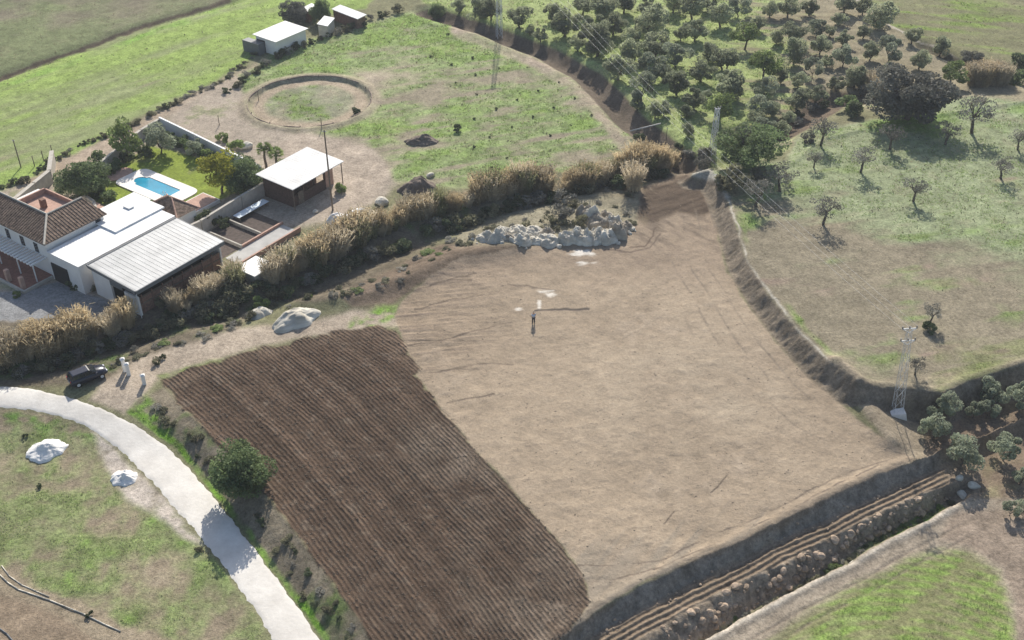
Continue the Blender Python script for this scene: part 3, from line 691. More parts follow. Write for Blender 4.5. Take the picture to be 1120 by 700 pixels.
def trunk_mesh(seed, hc=.62, r=.045, fork=.28, limbs=5, lean=.05, spread=.3, name='trunk', mt='bark'):
    rg = random.Random(seed); mb = MB(); k = Vector((rg.uniform(-lean, lean), rg.uniform(-lean, lean), fork))
    mb.bar((0, 0, -.06), (0, 0, .03), r*1.5, r*1.15, 8); limb(mb, (0, 0, .02), k, r*1.2, r*.85, 4, .08, rg)
    for i in range(limbs):
        a_ = 2*math.pi*i/limbs+rg.uniform(-.4, .4); rr = spread*rg.uniform(.6, 1.)
        e = Vector((math.cos(a_)*rr, math.sin(a_)*rr, hc+rg.uniform(-.08, .2)))
        limb(mb, k, e, r*.6, r*.15, 4, .09, rg)
        for j in range(3):
            m_ = k.lerp(e, rg.uniform(.45, .8)); limb(mb, m_, m_+Vector([rg.uniform(-.16, .16), rg.uniform(-.16, .16), rg.uniform(.05, .2)]), r*.25, r*.06, 3, .1, rg)
    return mb.mesh(name, M[mt], True)
PROTO = {}
def kind(key, m, hc, cr=None, tr=None, n=5):
    PROTO[key] = ([crown_mesh('crown', M[m], 100*len(PROTO)+i, **(cr or {})) for i in range(n)], [trunk_mesh(300*len(PROTO)+i, hc=hc, **(tr or {})) for i in range(n)], hc)
kind('olive', 'olive', .50, dict(n=3600, lobes=17, size=.05, flat=.9, lr=.32, drop=.12), dict(r=.035, fork=.16), 6)
kind('sparse', 'grey', .66, dict(n=1150, lobes=20, size=.036, flat=.62, lr=.27), dict(r=.042, fork=.40, lean=.12, spread=.36), 6)
kind('silver', 'silver', .55, dict(n=3000, lobes=10, size=.048, flat=1.0, lr=.34), dict(r=.022, fork=.14, limbs=6), 5)
kind('evergreen', 'evergreen', .47, dict(n=16000, lobes=44, size=.034, flat=.95, lr=.34), dict(r=.035, fork=.12), 2)
kind('bright', 'evergreen', .42, dict(n=13000, lobes=26, size=.026, flat=.8, lr=.34), dict(r=.03, fork=.12), 2)
kind('greybush', 'carob', .42, dict(n=15000, lobes=40, size=.03, flat=.85, lr=.28), dict(r=.03, fork=.12), 2)
kind('yellow', 'yellow', .72, dict(n=2600, lobes=16, size=.045, flat=.7), dict(r=.025, fork=.42), 2)
kind('bright2', 'bright', .62, dict(n=2600, lobes=14, size=.05, flat=.8), dict(r=.03, fork=.3), 2)
USE = {}
def tree(key, px, py, wpx, name, label, cat='tree', group=None, hs=1., wm=None):
    """crown centre sighted at px,py, crown wpx wide"""
    cr, tr, hc = PROTO[key]; Wd = wm or wpx*mpp(py)
    x, y, z = place(px, py, hc*Wd*hs)
    i = USE.get(key, 0); USE[key] = i+1; i = i % len(cr)
    t = empty(name, (x, y, z-.03), label, cat, group, random.uniform(0, 6.28)); t.scale = (Wd*random.uniform(.9, 1.12), Wd*random.uniform(.88, 1.1), Wd*hs)
    ob('trunk', tr[i], t); c = ob('crown', cr[i], t); c.location = (0, 0, hc)
    return t
# shrubs: one mesh, no trunk in sight
def bush_mesh(m, seed, n=900, lobes=9, size=.085, flat=.75):
    rng = np.random.default_rng(seed); P = crown_pts(rng, n, lobes, flat=flat, lr=.36); P[:, 2] += .30; P[:, 2] = np.abs(P[:, 2])
    v, f = cards(P, size, rng, .6); return npmesh('shrub', v, f, M[m])
BUSH = {k: [bush_mesh(m, s+i, **kw) for i in range(4)] for k, m, s, kw in [('dark', 'darkleaf', 900, {}), ('scrub', 'scrub', 920, {}), ('grey', 'grey', 940, dict(n=1000, size=.06)), ('green', 'bright', 960, {}), ('ever', 'evergreen', 980, {})]}
def bush(key, px, py, wpx, name, label, cat='shrub', group=None, hs=1., xyz=None):
    Wd = wpx*mpp(py); x, y, z = xyz or place(px, py, .3*Wd*hs)
    o = ob(name, random.choice(BUSH[key]), None, (x, y, z-.05), random.uniform(0, 6.28), (Wd, Wd*random.uniform(.8, 1.1), Wd*hs))
    return tag(o, label, cat, group)
def reed_mesh(m, seed, n=300, h=1., spread=.26):
    rng = np.random.default_rng(seed); vs = []; fs = []
    for i in range(n):
        a_ = rng.uniform(0, 6.28); r = spread*math.sqrt(rng.random()); bx, by = r*math.cos(a_)*.8, r*math.sin(a_)*.8
        hh = h*rng.uniform(.5, 1.12); le = rng.uniform(.0, .26); dx, dy = math.cos(a_)*le*hh+rng.normal()*.05, math.sin(a_)*le*hh+rng.normal()*.05
        wv = .006; t = rng.uniform(0, 3.14); ux, uy = math.cos(t)*wv, math.sin(t)*wv
        p0 = (bx, by, 0); p1 = (bx+dx*.45, by+dy*.45, hh*.62); p2 = (bx+dx, by+dy, hh); k = len(vs)
        vs += [(p0[0]-ux, p0[1]-uy, 0), (p0[0]+ux, p0[1]+uy, 0), (p1[0]+ux, p1[1]+uy, p1[2]), (p1[0]-ux, p1[1]-uy, p1[2]), (p2[0]+ux*1.6, p2[1]+uy*1.6, p2[2]), (p2[0]-ux*1.6, p2[1]-uy*1.6, p2[2])]
        fs += [(k, k+1, k+2, k+3), (k+3, k+2, k+4, k+5)]
        for q in range(5):                            # leaves and plume
            s = rng.uniform(.3, 1.) if q else 1.; c = np.array([bx+dx*s, by+dy*s, hh*s]); d = rng.normal(size=3)*[.05, .05, .02]+[0, 0, .02]
            e = rng.normal(size=3)*.008; k = len(vs); vs += [tuple(c-e), tuple(c+e), tuple(c+d+e*.6), tuple(c+d-e*.6)]; fs.append((k, k+1, k+2, k+3))
    return npmesh('reed_clump', vs, fs, M[m])
REEDS = [reed_mesh('reed', 70+i) for i in range(4)]; GREEDS = [reed_mesh('reedgreen', 90+i, 260) for i in range(2)]; PREEDS = [reed_mesh('reedpale', 80+i, 300) for i in range(3)]

# ------------------------------------------------------------------ farm frame: u runs along the sheds, v across them
OF = gp(48, 267, 5); AF = R(55); e1 = np.array([math.cos(AF), math.sin(AF)]); e2 = np.array([math.sin(AF), -math.cos(AF)])
def Fp(u, v, z): p = OF+u*e1+v*e2; return (p[0], p[1], z)
class FB(MB):
    def q(s, u0, u1, v0, v1, z0, z1, z0b=None, z1b=None):   # box in the farm frame; *b = levels on the v1 side
        z0b = z0 if z0b is None else z0b; z1b = z1 if z1b is None else z1b
        return s.hexa([Fp(u0,v0,z0), Fp(u0,v1,z0b), Fp(u1,v1,z0b), Fp(u1,v0,z0)], [Fp(u0,v0,z1), Fp(u0,v1,z1b), Fp(u1,v1,z1b), Fp(u1,v0,z1)])
def fthing(name, u, v, label, cat, group=None):
    o = empty(name, (0, 0, 0), label, cat, group); return o
def rebase(o):                                        # put the empty at its parts' foot, keeping the parts where they are
    pts = [v.co for c in o.children for v in c.data.vertices]
    if not pts: return
    cx = sum(p.x for p in pts)/len(pts); cy = sum(p.y for p in pts)/len(pts); z = min(p.z for p in pts)
    o.location = (cx, cy, z)
    for c in o.children:
        c.location = Vector(c.location)-Vector((cx, cy, z))
def house():
    t = fthing('farmhouse', 0, 0, 'white farmhouse with weathered brown tile roof and pink roof terrace', 'house')
    b = FB(); b.q(.25, 4.2, -20, -.25, 0, 4.93); b.q(4.2, 8.9, -4.4, -.25, 0, 4.93); b.q(4.2, 9.0, -14, -4.4, 0, 4.2)
    b.build('wall', M['white'], t)
    r = FB()                                          # hipped tile roofs, with a thickness
    def slope(pts, th=.16): r.hexa([(p[0], p[1], p[2]-th) for p in pts], pts)
    slope([Fp(-.1,-20,5), Fp(-.1,.15,5), Fp(3.4,-3.6,6.35), Fp(3.4,-20,6.35)])
    slope([Fp(-.1,.15,5), Fp(9.2,.15,5), Fp(8.6,-3.6,6.35), Fp(3.4,-3.6,6.35)])
    slope([Fp(9.2,.15,4.97), Fp(9.2,-4.5,4.97), Fp(8.62,-3.62,6.33)])
    slope([Fp(3.42,-3.62,6.33), Fp(8.58,-3.62,6.33), Fp(8.9,-4.5,5.6), Fp(4.3,-4.5,5.6)])
    slope([Fp(3.42,-20,6.33), Fp(3.42,-3.65,6.33), Fp(4.3,-4.5,5.6), Fp(4.3,-20,5.6)])
    roof = r.build('roof', M['tile'], t)
    c = FB()
    c.bar(Fp(-.1,.15,5.03), Fp(3.4,-3.6,6.4), .14); c.bar(Fp(3.4,-3.6,6.4), Fp(8.6,-3.6,6.4), .13); c.bar(Fp(3.4,-3.6,6.4), Fp(3.4,-20,6.4), .13)
    c.build('ridge_cap', M['stonewall'], t)
    # rows of tiles
    s = FB()
    for i in range(46):
        v0 = -.1-i*.42
        vt = min(v0, -3.6) if v0 > -3.6 else v0; tt_ = 1 if v0 < -3.6 else (0.15-v0)/3.75
        s.bar(Fp(-.12, v0, 5.02), Fp(-.12+3.5*tt_, v0, 5.02+1.35*tt_), .055, n=4)
    for i in range(21):
        u0 = .2+i*.44; tt_ = min(1, (u0+.1)/3.5, (9.2-u0)/.6); s.bar(Fp(u0, .16, 5.02), Fp(u0, .16-3.75*tt_, 5.02+1.35*tt_), .055, n=4)
    s.build('tile_row', M['tile'], t)
    p = FB(); p.q(4.35, 8.9, -12, -4.55, 4.2, 4.28); p.build('roof_terrace', M['tilered'], t)
    p = FB(); p.q(4.4, 4.6, -12, -4.6, 4.28, 4.9); p.q(8.8, 9.0, -12, -4.6, 4.28, 4.9); p.q(4.6, 8.8, -12.2, -12, 4.28, 5.0); p.build('parapet', M['tilered'], t)
    p = FB(); p.q(6.0, 6.6, -9.3, -8.6, 4.28, 5.5); p.build('chimney', M['brick'], t)
    for v0 in (-8.6, -5.6, -2.8):
        g = FB(); g.q(.2, .262, v0, v0+.75, 2.9, 4.2); g.build('window', M['glass'], t)
        g = FB(); g.q(.12, .30, v0-.1, v0+.85, 2.78, 2.9); g.build('window_sill', M['white'], t)
    g = FB(); g.q(7.6, 8.4, -.3, -.18, 4.05, 4.8); g.build('window', M['glass'], t)
    rebase(t)
house()
def annex():
    t = fthing('annex', 0, 0, 'white flat-roofed annex with dark garage door between house and metal shed', 'building')
    b = FB(); b.q(.0, 14.8, .05, 6.2, 0, 3.9); b.q(9.3, 15.9, -3.1, .05, 0, 3.9); b.build('wall', M['white'], t)
    r = FB(); r.q(-.05, 14.85, 0.3, 6.25, 3.9, 4.0); r.q(9.25, 15.95, -3.15, .3, 3.9, 4.0); r.build('roof', M['roofwhite'], t)
    r = FB(); r.q(7.6, 15.4, -2.2, 3.6, 4.0, 4.22); r.build('raised_roof', M['roofwhite'], t)
    r = FB(); r.q(12.2, 13.0, -.6, .6, 4.22, 4.42); r.build('skylight', M['galv'], t)
    r = FB(); r.q(-.12, -.002, .5, 3.6, 0.02, 2.6); r.build('garage_door', M['dark'], t)
    rebase(t)
annex()
def shed():
    t = fthing('shed', 0, 0, 'long shed with grey corrugated metal roof and open dark sides', 'shed')
    b = FB(); b.q(.9, 1.15, 7.3, 10.6, 0, 3.7); b.q(.9, 1.15, 13.0, 15.4, 0, 2.6); b.q(1.15, 14.0, 7.3, 7.55, 0, 4.1); b.q(13.8, 14.0, 7.55, 15.3, 0, 3.7)
    b.build('wall', M['white'], t)
    b = FB(); b.q(1.2, 13.7, 14.95, 15.2, 0, 2.2); b.build('brick_wall', M['brick'], t)
    for k in range(8):
        g = FB(); u0 = 1.5+k*1.55; g.q(u0, u0+.14, 15.202, 15.32, 0, 2.6); g.build('post', M['brick'], t)
    g = FB(); g.q(1.2, 13.7, 15.205, 15.30, 1.3, 1.42); g.q(1.2, 13.7, 15.205, 15.30, 2.2, 2.3); g.build('rail', M['wood'], t)
    g = FB(); g.q(1.3, 13.7, 7.6, 14.9, .02, .1); g.build('floor', M['dark'], t)
    r = FB(); r.q(.7, 14.3, 7.2, 15.7, 4.16, 4.24, 3.68, 3.76); r.build('roof', M['metal'], t)
    r = FB()
    n = 22
    for k in range(n):
        u0 = .85+k*13.45/n; r.q(u0, u0+.04, 7.22, 15.68, 4.24, 4.26, 3.76, 3.78)
    r.build('corrugation', M['metal'], t)
    r = FB(); r.q(.55, .69, 7.2, 15.7, 3.9, 4.3, 3.35, 3.8); r.q(.7, 14.3, 15.71, 15.85, 3.3, 3.8); r.q(14.31, 14.42, 7.2, 15.7, 3.9, 4.25, 3.35, 3.77); r.q(.6, 14.3, 7.0, 7.18, 4.0, 4.32)
    r.build('fascia', M['darkmetal'], t)
    r = FB(); r.q(.8, .86, 10.7, 12.9, 2.7, 3.3); r.build('lintel', M['darkmetal'], t)
    r = MB(); r.bar(Fp(.66, 15.75, 0), Fp(.66, 15.75, 3.4), .06); r.build('downpipe', M['galv'], t)
    rebase(t)
shed()
def poolhouse():
    t = fthing('pool_house', 0, 0, 'small pool house with pyramid brown tile roof beside the pool', 'building')
    b = FB(); b.q(15.95, 19.0, -.5, 5.1, 0, 2.9); b.build('wall', M['white'], t)
    r = FB(); ap = [Fp(17.5, 1.9, 4.3), Fp(17.5, 2.6, 4.3)]
    e = [Fp(15.6,-.8,2.9), Fp(15.6,5.5,2.9), Fp(19.3,5.5,2.9), Fp(19.3,-.8,2.9)]
    r.add(e+ap, [(0,1,5,4), (1,2,5), (2,3,4,5), (3,0,4), (3,2,1,0)]); r.build('roof', M['tile'], t)
    c = FB()
    for p, q_ in ((e[0], ap[0]), (e[1], ap[1]), (e[2], ap[1]), (e[3], ap[0])): c.bar(p, (q_[0], q_[1], q_[2]+.05), .1)
    c.build('ridge_cap', M['tilered'], t)
    rebase(t)
poolhouse()
t = fthing('tiled_terrace', 0, 0, 'low brown tiled terrace with white edge beside the pool house', 'terrace')
b = FB(); b.q(19.5, 25.2, -.8, 2.6, 0, .5); b.build('base', M['white'], t)
b = FB(); b.q(19.7, 25.0, -.6, 2.4, .5, .56); b.build('tile_surface', M['tilered'], t); rebase(t)

def round_rect(u0, u1, v0, v1, r, n=6, bump=0.):
    P = []
    for cu, cv, a0 in ((u1-r, v1-r, 0), (u1-r, v0+r, -90), (u0+r, v0+r, -180), (u0+r, v1-r, -270)):
        pass
    for cu, cv, a0 in ((u1-r, v1-r, 0), (u0+r, v1-r, 90), (u0+r, v0+r, 180), (u1-r, v0+r, 270)):
        for k in range(n+1):
            a_ = R(a0+90*k/n); P.append((cu+r*math.cos(a_), cv+r*math.sin(a_)))
        if a0 == 90 and bump: pass
    return P
t = fthing('swimming_pool', 0, 0, 'blue swimming pool with white paved surround on the lawn', 'pool')
outer = round_rect(20.2, 25.8, -14.2, -2.0, 1.2); inner = round_rect(21.7, 24.3, -11.6, -4.4, .4)
hmp = [(23.0+1.0*math.cos(R(a_)), -11.7+1.0*math.sin(R(a_))) for a_ in range(180, 361, 20)]
inner = [(24.3,-4.6),(24.1,-4.4),(21.9,-4.4),(21.7,-4.6),(21.7,-11.2),(22.1,-11.3)]+[(23+.95*math.cos(R(a_)), -11.4+1.0*math.sin(R(a_))) for a_ in range(190, 351, 16)]+[(23.9,-11.3),(24.3,-11.2)]
def closed(P, n, s0):
    P = P[s0:]+P[:s0]; return [tuple(p) for p in resample(P+[P[0]], n+1)[:-1]]
outer = closed(outer, 72, 6)
inner = closed(inner, 72, 0)
k0 = min(range(72), key=lambda k: (outer[k][0]-25.8)**2+(outer[k][1]+2.0)**2); outer = outer[k0:]+outer[:k0]
def area(P): return sum(P[i][0]*P[(i+1) % len(P)][1]-P[(i+1) % len(P)][0]*P[i][1] for i in range(len(P)))
if area(outer)*area(inner) < 0: inner = [inner[0]]+inner[:0:-1]
k0 = min(range(72), key=lambda k: sum((outer[i][0]-inner[(i+k) % 72][0])**2+(outer[i][1]-inner[(i+k) % 72][1])**2 for i in range(72))); inner = inner[k0:]+inner[:k0]
inner2 = inner
b = FB(); n = len(outer)
vv = [Fp(u, v, .16) for u, v in outer]+[Fp(u, v, .16) for u, v in inner]+[Fp(u, v, -.2) for u, v in outer]+[Fp(u, v, -.2) for u, v in inner]
ff = [(i, (i+1) % n, n+(i+1) % n, n+i) for i in range(n)]+[(i, 2*n+i, 2*n+(i+1) % n, (i+1) % n) for i in range(n)]+[(n+i, n+(i+1) % n, 3*n+(i+1) % n, 3*n+i) for i in range(n)]
b.add(vv, ff); b.build('coping', M['coping'], t)
b = FB(); b.add([Fp(u, v, .09) for u, v in inner2], [tuple(range(len(inner2)))]); b.add([Fp(u, v, .0) for u, v in inner2], [tuple(range(len(inner2)))[::-1]]); b.build('water', M['water'], t)
b = MB()
for dv in (-.25, .25): b.bar(Fp(21.9, -4.9+dv, .1), Fp(21.9, -4.9+dv, .9), .03); b.bar(Fp(21.9, -4.9+dv, .9), Fp(21.4, -4.9+dv, .16), .03)
b.build('ladder', M['galv'], t); rebase(t)
t = fthing('paved_patio', 0, 0, 'round pinkish paved patio at the left end of the pool', 'patio')
b = FB(); b.hexa([Fp(22.4+2.2*math.cos(R(k)), -15.6+1.6*math.sin(R(k)), -.1) for k in range(0, 360, 20)], [Fp(22.4+2.2*math.cos(R(k)), -15.6+1.6*math.sin(R(k)), .12) for k in range(0, 360, 20)]); b.build('paving', M['tilered'], t); rebase(t)

def patio():
    t = fthing('front_patio', 0, 0, 'terracotta front patio with pale kerb below the farmhouse windows', 'patio')
    b = FB(); b.q(-4.0, .2, -16, -.2, -.1, .25); b.build('paving', M['terracotta'], t)
    b = FB(); b.q(-4.25, -4.0, -16, -.2, -.1, .4); b.q(-4.25, .0, -.2, .02, -.1, .4); b.build('kerb', M['stonewall'], t)
    for v0 in (-6.9, -3.9, -1.0):
        p = FB(); p.q(-3.95, -3.45, v0, v0+.5, .25, 1.9); p.build('pillar', M['tilered'], t)
    rebase(t)
    t = fthing('pergola', 0, 0, 'white slatted pergola along the front wall of the farmhouse', 'pergola')
    b = FB()
    b.q(-1.9, -1.78, -16, -.5, 2.5, 2.62)
    b.build('beam', M['white'], t)
    for k in range(24):
        s = FB(); v0 = -15.8+k*.65; s.q(-2.1, .2, v0, v0+.26, 2.63, 2.75); s.build('slat', M['white'], t)
    for v0 in (-12, -8, -4, -.7):
        s = FB(); s.q(-1.9, -1.78, v0, v0+.12, .25, 2.5); s.build('post', M['white'], t)
    rebase(t)
patio()
def stable():
    t = fthing('stable', 0, 0, 'brown walled stable with white sheet roof near the palms', 'stable')
    b = FB(); b.q(30.0, 38.4, 6.4, 6.7, 0, 3.4); b.q(30.0, 30.3, 6.7, 12.0, 0, 3.2); b.q(30.3, 36.5, 9.8, 10.1, 0, 3.2); b.q(30.3, 36.5, 11.7, 11.95, 0, 1.5); b.build('wall', M['shadebrick'], t)
    for u0 in (32.2, 34.3, 36.4):
        p = FB(); p.q(u0, u0+.2, 11.6, 11.9, 1.5, 3.3); p.build('pillar', M['shadebrick'], t)
    b = FB(); b.q(36.5, 38.2, 11.6, 11.8, 0, 3.2); b.build('end_wall', M['tilered'], t)
    r = FB(); r.q(29.2, 39.4, 6.0, 13.0, 3.6, 3.7, 3.35, 3.45)
    for k in range(20): r.q(29.35+k*.5, 29.38+k*.5, 6.02, 12.98, 3.7, 3.715, 3.45, 3.465)
    r.build('roof', M['sheetroof'], t)
    for u0 in (29.5, 39.1):
        p = MB(); p.bar(Fp(u0, 12.7, 0), Fp(u0, 12.7, 3.36), .08); p.build('post', M['wood'], t)
    r = FB(); r.q(31, 32.0, 11.955, 12.02, 0, 1.9); r.build('door', M['wood'], t)
    rebase(t)
stable()
t = fthing('roof_sheet', 0, 0, 'long pale blue sheet raised on the dark yard below the garden wall', 'sheet')
b = FB(); b.q(23.0, 28.6, 7.5, 8.7, .55, .6); b.build('panel', mat('pale_sheet', (.62,.70,.76), .3, .04, spec=.6), t)
for u0 in (23.2, 28.2):
    p = FB(); p.q(u0, u0+.15, 7.6, 8.6, 0, .55); p.build('support', M['wood'], t)
rebase(t)
t = fthing('concrete_ramp', 0, 0, 'grey concrete ramp with low brown side walls beside the reeds', 'ramp')
b = FB(); b.q(15.5, 25.7, 14.0, 17.0, -.2, .06); b.build('slab', M['concrete'], t)
b = FB(); b.q(15.5, 25.9, 17.02, 17.25, -.2, .7); b.q(18.5, 25.9, 13.7, 13.95, -.2, .4); b.build('side_wall', M['tilered'], t); rebase(t)
t = fthing('yard_wall', 0, 0, 'low pale wall round the dark yard behind the metal shed', 'wall')
b = FB(); b.q(18.3, 18.5, 7.8, 13.95, 0, .5); b.q(22.0, 22.2, 7.8, 13.7, 0, .5); b.build('wall', M['stonewall'], t); rebase(t)
b = FB(); b.q(14.6, 26, 7.2, 13.7, -.1, .02); o = b.build('yard_soil', mat('yard_soil', (.09,.07,.06), .95, .3, 2, .5), None); tag(o, kind='structure')
t = fthing('gate_house', 0, 0, 'small white block hut among the reeds beside the ramp', 'hut')
b = FB(); b.q(13.3, 16.4, 18.8, 21.8, -.9, 1.4); b.build('wall', M['stonewall'], t)
b = FB(); b.q(13.1, 16.6, 18.6, 22.0, 1.4, 1.52); b.build('roof', M['roofwhite'], t)
b = FB(); b.q(13.24, 13.3, 19.4, 20.1, -.4, .6); b.build('vent', M['dark'], t); rebase(t)
def wall_run(name, pts, hgt, th, mt, label, capm=None):
    t = empty(name, (0, 0, 0), label, 'wall'); b = MB(); c = MB()
    for (x0, y0), (x1, y1) in zip(pts[:-1], pts[1:]):
        d = np.array([x1-x0, y1-y0]); L = np.linalg.norm(d); d /= L; nn = np.array([-d[1], d[0]])*th/2
        a_, b_ = np.array([x0, y0])+d*th*.5, np.array([x1, y1])
        for bb, z0, z1, k in ((b, -.5, hgt, 1), (c, hgt+.002, hgt+.1, 1.5)):
            lo = [(*(a_-nn*k),), (*(b_-nn*k),), (*(b_+nn*k),), (*(a_+nn*k),)]; zz = gz(*a_)
            bb.hexa([(*p, zz+z0) for p in lo], [(*p, zz+z1) for p in lo])
    b.build('wall', M[mt], t); c.build('coping', M[capm or mt], t); rebase(t); return t
fp = lambda u, v: Fp(u, v, 0)[:2]
wall_run('garden_wall', [fp(15.5, 6.6), fp(18, 6.9), fp(25.7, 6.3), fp(31.0, 6.1)], 1.9, .25, 'stonewall', 'pale garden wall between the lawn and the sunken dark yard')
wall_run('garden_wall', [gp(176,140), gp(215,159), gp(287,195)], 1.8, .2, 'white', 'white garden wall behind the hedge at the top of the lawn', 'roofwhite')
wall_run('garden_wall', [gp(176,140), gp(156,152), gp(112,188), gp(92,195)], 1.5, .3, 'stonewall', 'pale garden wall along the dirt track left of the lawn')
wall_run('retaining_wall', [gp(-30,258), gp(0,247), gp(40,214), gp(57,200), gp(60,178)], 1.9, .4, 'stonewall', 'beige retaining wall left of the farmhouse below the track')
wall_run('planter_wall', [gp(75,232), gp(82,224), gp(95,220), gp(104,226), gp(106,234)], .8, .3, 'stonewall', 'curved low planter wall in front of the large dark tree')
wall_run('brick_path', [gp(98,226), gp(128,246)], .5, 1.2, 'tilered', 'reddish brick garden path wall between farmhouse roof and lawn')

# riding ring: low wall of panels
def ring():
    t = empty('riding_ring', (RING[0], RING[1], gz(*RING)), 'round riding ring with low pale wooden rail on the paddock', 'riding ring')
    b = MB(); n = 72; r = RING_R
    for k in range(n):
        a0 = 2*math.pi*k/n; a1 = 2*math.pi*(k+1)/n
        if 20 < math.degrees(a0) < 45: continue
        for rr, h in ((r, .6),):
            lo = [(rr*math.cos(a0), rr*math.sin(a0)), (rr*math.cos(a1), rr*math.sin(a1)), ((rr+.12)*math.cos(a1), (rr+.12)*math.sin(a1)), ((rr+.12)*math.cos(a0), (rr+.12)*math.sin(a0))]
            b.hexa([(*p, -.3) for p in lo], [(*p, .62+.06*math.sin(k)) for p in lo])
    b.build('rail', M['shaderail'], t)
    for k in range(0, n, 6):
        a0 = 2*math.pi*k/n; p = MB(); p.bar(((r-.1)*math.cos(a0), (r-.1)*math.sin(a0), -.3), ((r-.1)*math.cos(a0), (r-.1)*math.sin(a0), .75), .07); p.build('post', M['wood'], t)
ring()

# farm buildings at the top
def farm2():
    t = fthing('barn', 0, 0, 'low white farm barn with dark open front at the top', 'barn')
    b = FB(); b.q(67.6, 75, -33.6, -28.6, -.3, 2.7); b.build('wall', M['white'], t)
    r = FB(); r.q(67.2, 75.4, -34.0, -28.2, 2.9, 3.0, 2.7, 2.8); r.build('roof', M['sheetroof'], t)
    r = FB(); r.q(67.54, 67.6, -33.4, -31.4, 0, 2.2); r.build('doorway', M['dark'], t)  # dark panel on the solid wall, painting an unlit opening
    r = FB(); r.q(66.0, 67.5, -35.5, -31.4, -.2, 2.0); r.build('lean_to', M['darkmetal'], t); rebase(t)
    for (pa, pb, dv, lab, mt) in [((362,7),(391,18),2.2,'long narrow shed with cream sheet roof at the top edge','roofwhite'),
                              ((336,10),(348,4),1.6,'small farm hut with tilted cream roof left of the long shed','roofwhite'),
                              ((358,27),(366,18),2.0,'cream boxy farm hut between the barn and the long shed','stonewall')]:
        t = empty('farm_shed', (0, 0, 0), lab, 'shed'); p0 = gp(*pa, 2.3); p1 = gp(*pb, 2.3); d = p1-p0; d /= np.linalg.norm(d); nn = np.array([-d[1], d[0]])*dv
        z = gz(*p0); b = MB(); q_ = [p0, p1, p1+nn, p0+nn]; ins = sum(q_)/4
        b.hexa([(*(ins+(p-ins)*.9), z-.5) for p in q_], [(*(ins+(p-ins)*.9), z+2.1) for p in q_]); b.build('wall', M['brick'] if mt == 'roofwhite' else M['stonewall'], t)
        r = MB(); r.hexa([(*p, z+2.1+(.3 if i > 1 else 0)) for i, p in enumerate(q_)], [(*p, z+2.2+(.3 if i > 1 else 0)) for i, p in enumerate(q_)]); r.build('roof', M['roofwhite'], t); rebase(t)
farm2()

# ------------------------------------------------------------------ poles, pylons, wires
def pylon(px, py, h, w0, label, mt='galv', arm=1.2, name='lattice_pylon', bw=.035, arms=1, top=None):
    x, y, z = place(px, py); t = empty(name, (x, y, z), label, 'pylon', None, R(20)); wt = w0*.32 if top is None else top
    b = MB(); N = max(6, int(h/(w0*1.3)))
    def cn(k, zf): ww = w0+(wt-w0)*zf; return (ww/2*(1 if k in (0, 3) else -1), ww/2*(1 if k < 2 else -1), h*zf)
    for k in range(4):
        p = MB(); p.bar(cn(k, 0), cn(k, 1), bw*1.4, bw*1.1, 5); p.build('leg', M[mt], t)
    for i in range(N):
        a_, c_ = i/N, (i+1)/N
        for k in range(4): b.bar(cn(k, a_), cn((k+1) % 4, c_), bw*.7, n=4); b.bar(cn((k+1) % 4, a_), cn(k, c_), bw*.7, n=4)
    b.build('bracing', M[mt], t)
    for q_ in range(arms):
        c = MB(); zz = h-.1-q_*1.5; c.bar((-arm, 0, zz), (arm, 0, zz), .06, n=5); c.bar((-arm, 0, zz), (0, 0, zz-.5), .04, n=4); c.bar((arm, 0, zz), (0, 0, zz-.5), .04, n=4); c.build('crossarm', M[mt], t)
        for xx in (-arm, 0, arm):
            i_ = MB(); i_.bar((xx, 0, zz), (xx, 0, zz+.3), .07, n=6); i_.build('insulator', M['darkmetal'], t)
    return t, (x, y, z+h)
pB, topB = pylon(981, 452, 11.2, .95, 'tall galvanised lattice pylon with white footing at the orchard corner', arm=.7, arms=2, bw=.017, top=.42)
pB.rotation_euler = (0, R(-5), R(20)*0); topB = (topB[0]-11.2*math.sin(R(5)), topB[1], topB[2])
f_ = MB(); f_.hexa([(-.9,-.8,-.6),(.9,-.8,-.6),(.9,.8,-.6),(-.9,.8,-.6)], [(-.75,-.65,.35),(.75,-.65,.4),(.75,.65,.4),(-.75,.65,.35)]); f_.build('footing', M['whiteheap'], pB)
pA, topA = pylon(546, 41, 19.5, .95, 'slender pale lattice pylon at the ditch above the green paddock, cut by the top edge', arm=1.2, bw=.032, top=.5)
pC, topC = pylon(779, 169, 7.5, .75, 'short pale lattice mast among trees beside the reed thicket', arm=.5, bw=.04, top=.5)
def wire(a, b, sag, label):
    m_ = MB(); n = 40; pts = []
    for i in range(n+1):
        s = i/n; p = Vector(a).lerp(Vector(b), s); p.z -= sag*4*s*(1-s); pts.append(p)
    for p, q_ in zip(pts[:-1], pts[1:]): m_.bar(p, q_, .007, n=4)
    o = m_.build('power_line', M['galv'], None); tag(o, label, 'wire', 'power lines between the two tall pylons')
for k, (da, lab) in enumerate(((-1.2, 'left one of three power lines crossing from ditch pylon to orchard pylon'), (0, 'middle one of three power lines crossing from ditch pylon to orchard pylon'), (1.2, 'right one of three power lines crossing from ditch pylon to orchard pylon'))):
    wire((topA[0]+da*.94, topA[1]+da*.34, topA[2]), (topB[0]+da*.7, topB[1]+da*.26, topB[2]), 2.2, lab)
def pole(px, py, h, label, arm=0, name='utility_pole', r=.1):
    x, y, z = place(px, py); t = empty(name, (x, y, z), label, 'pole'); b = MB(); b.bar((0, 0, -.4), (0, 0, h), r, r*.7, 8); b.build('shaft', M['wood'], t)
    if arm: c = MB(); c.bar((-arm, 0, h-.2), (arm, 0, h-.2), .05); c.build('crossarm', M['galv'], t)
    return t
pole(364, 230, 12, 'tall dark wooden pole at the right end of the stable', .25, r=.13)
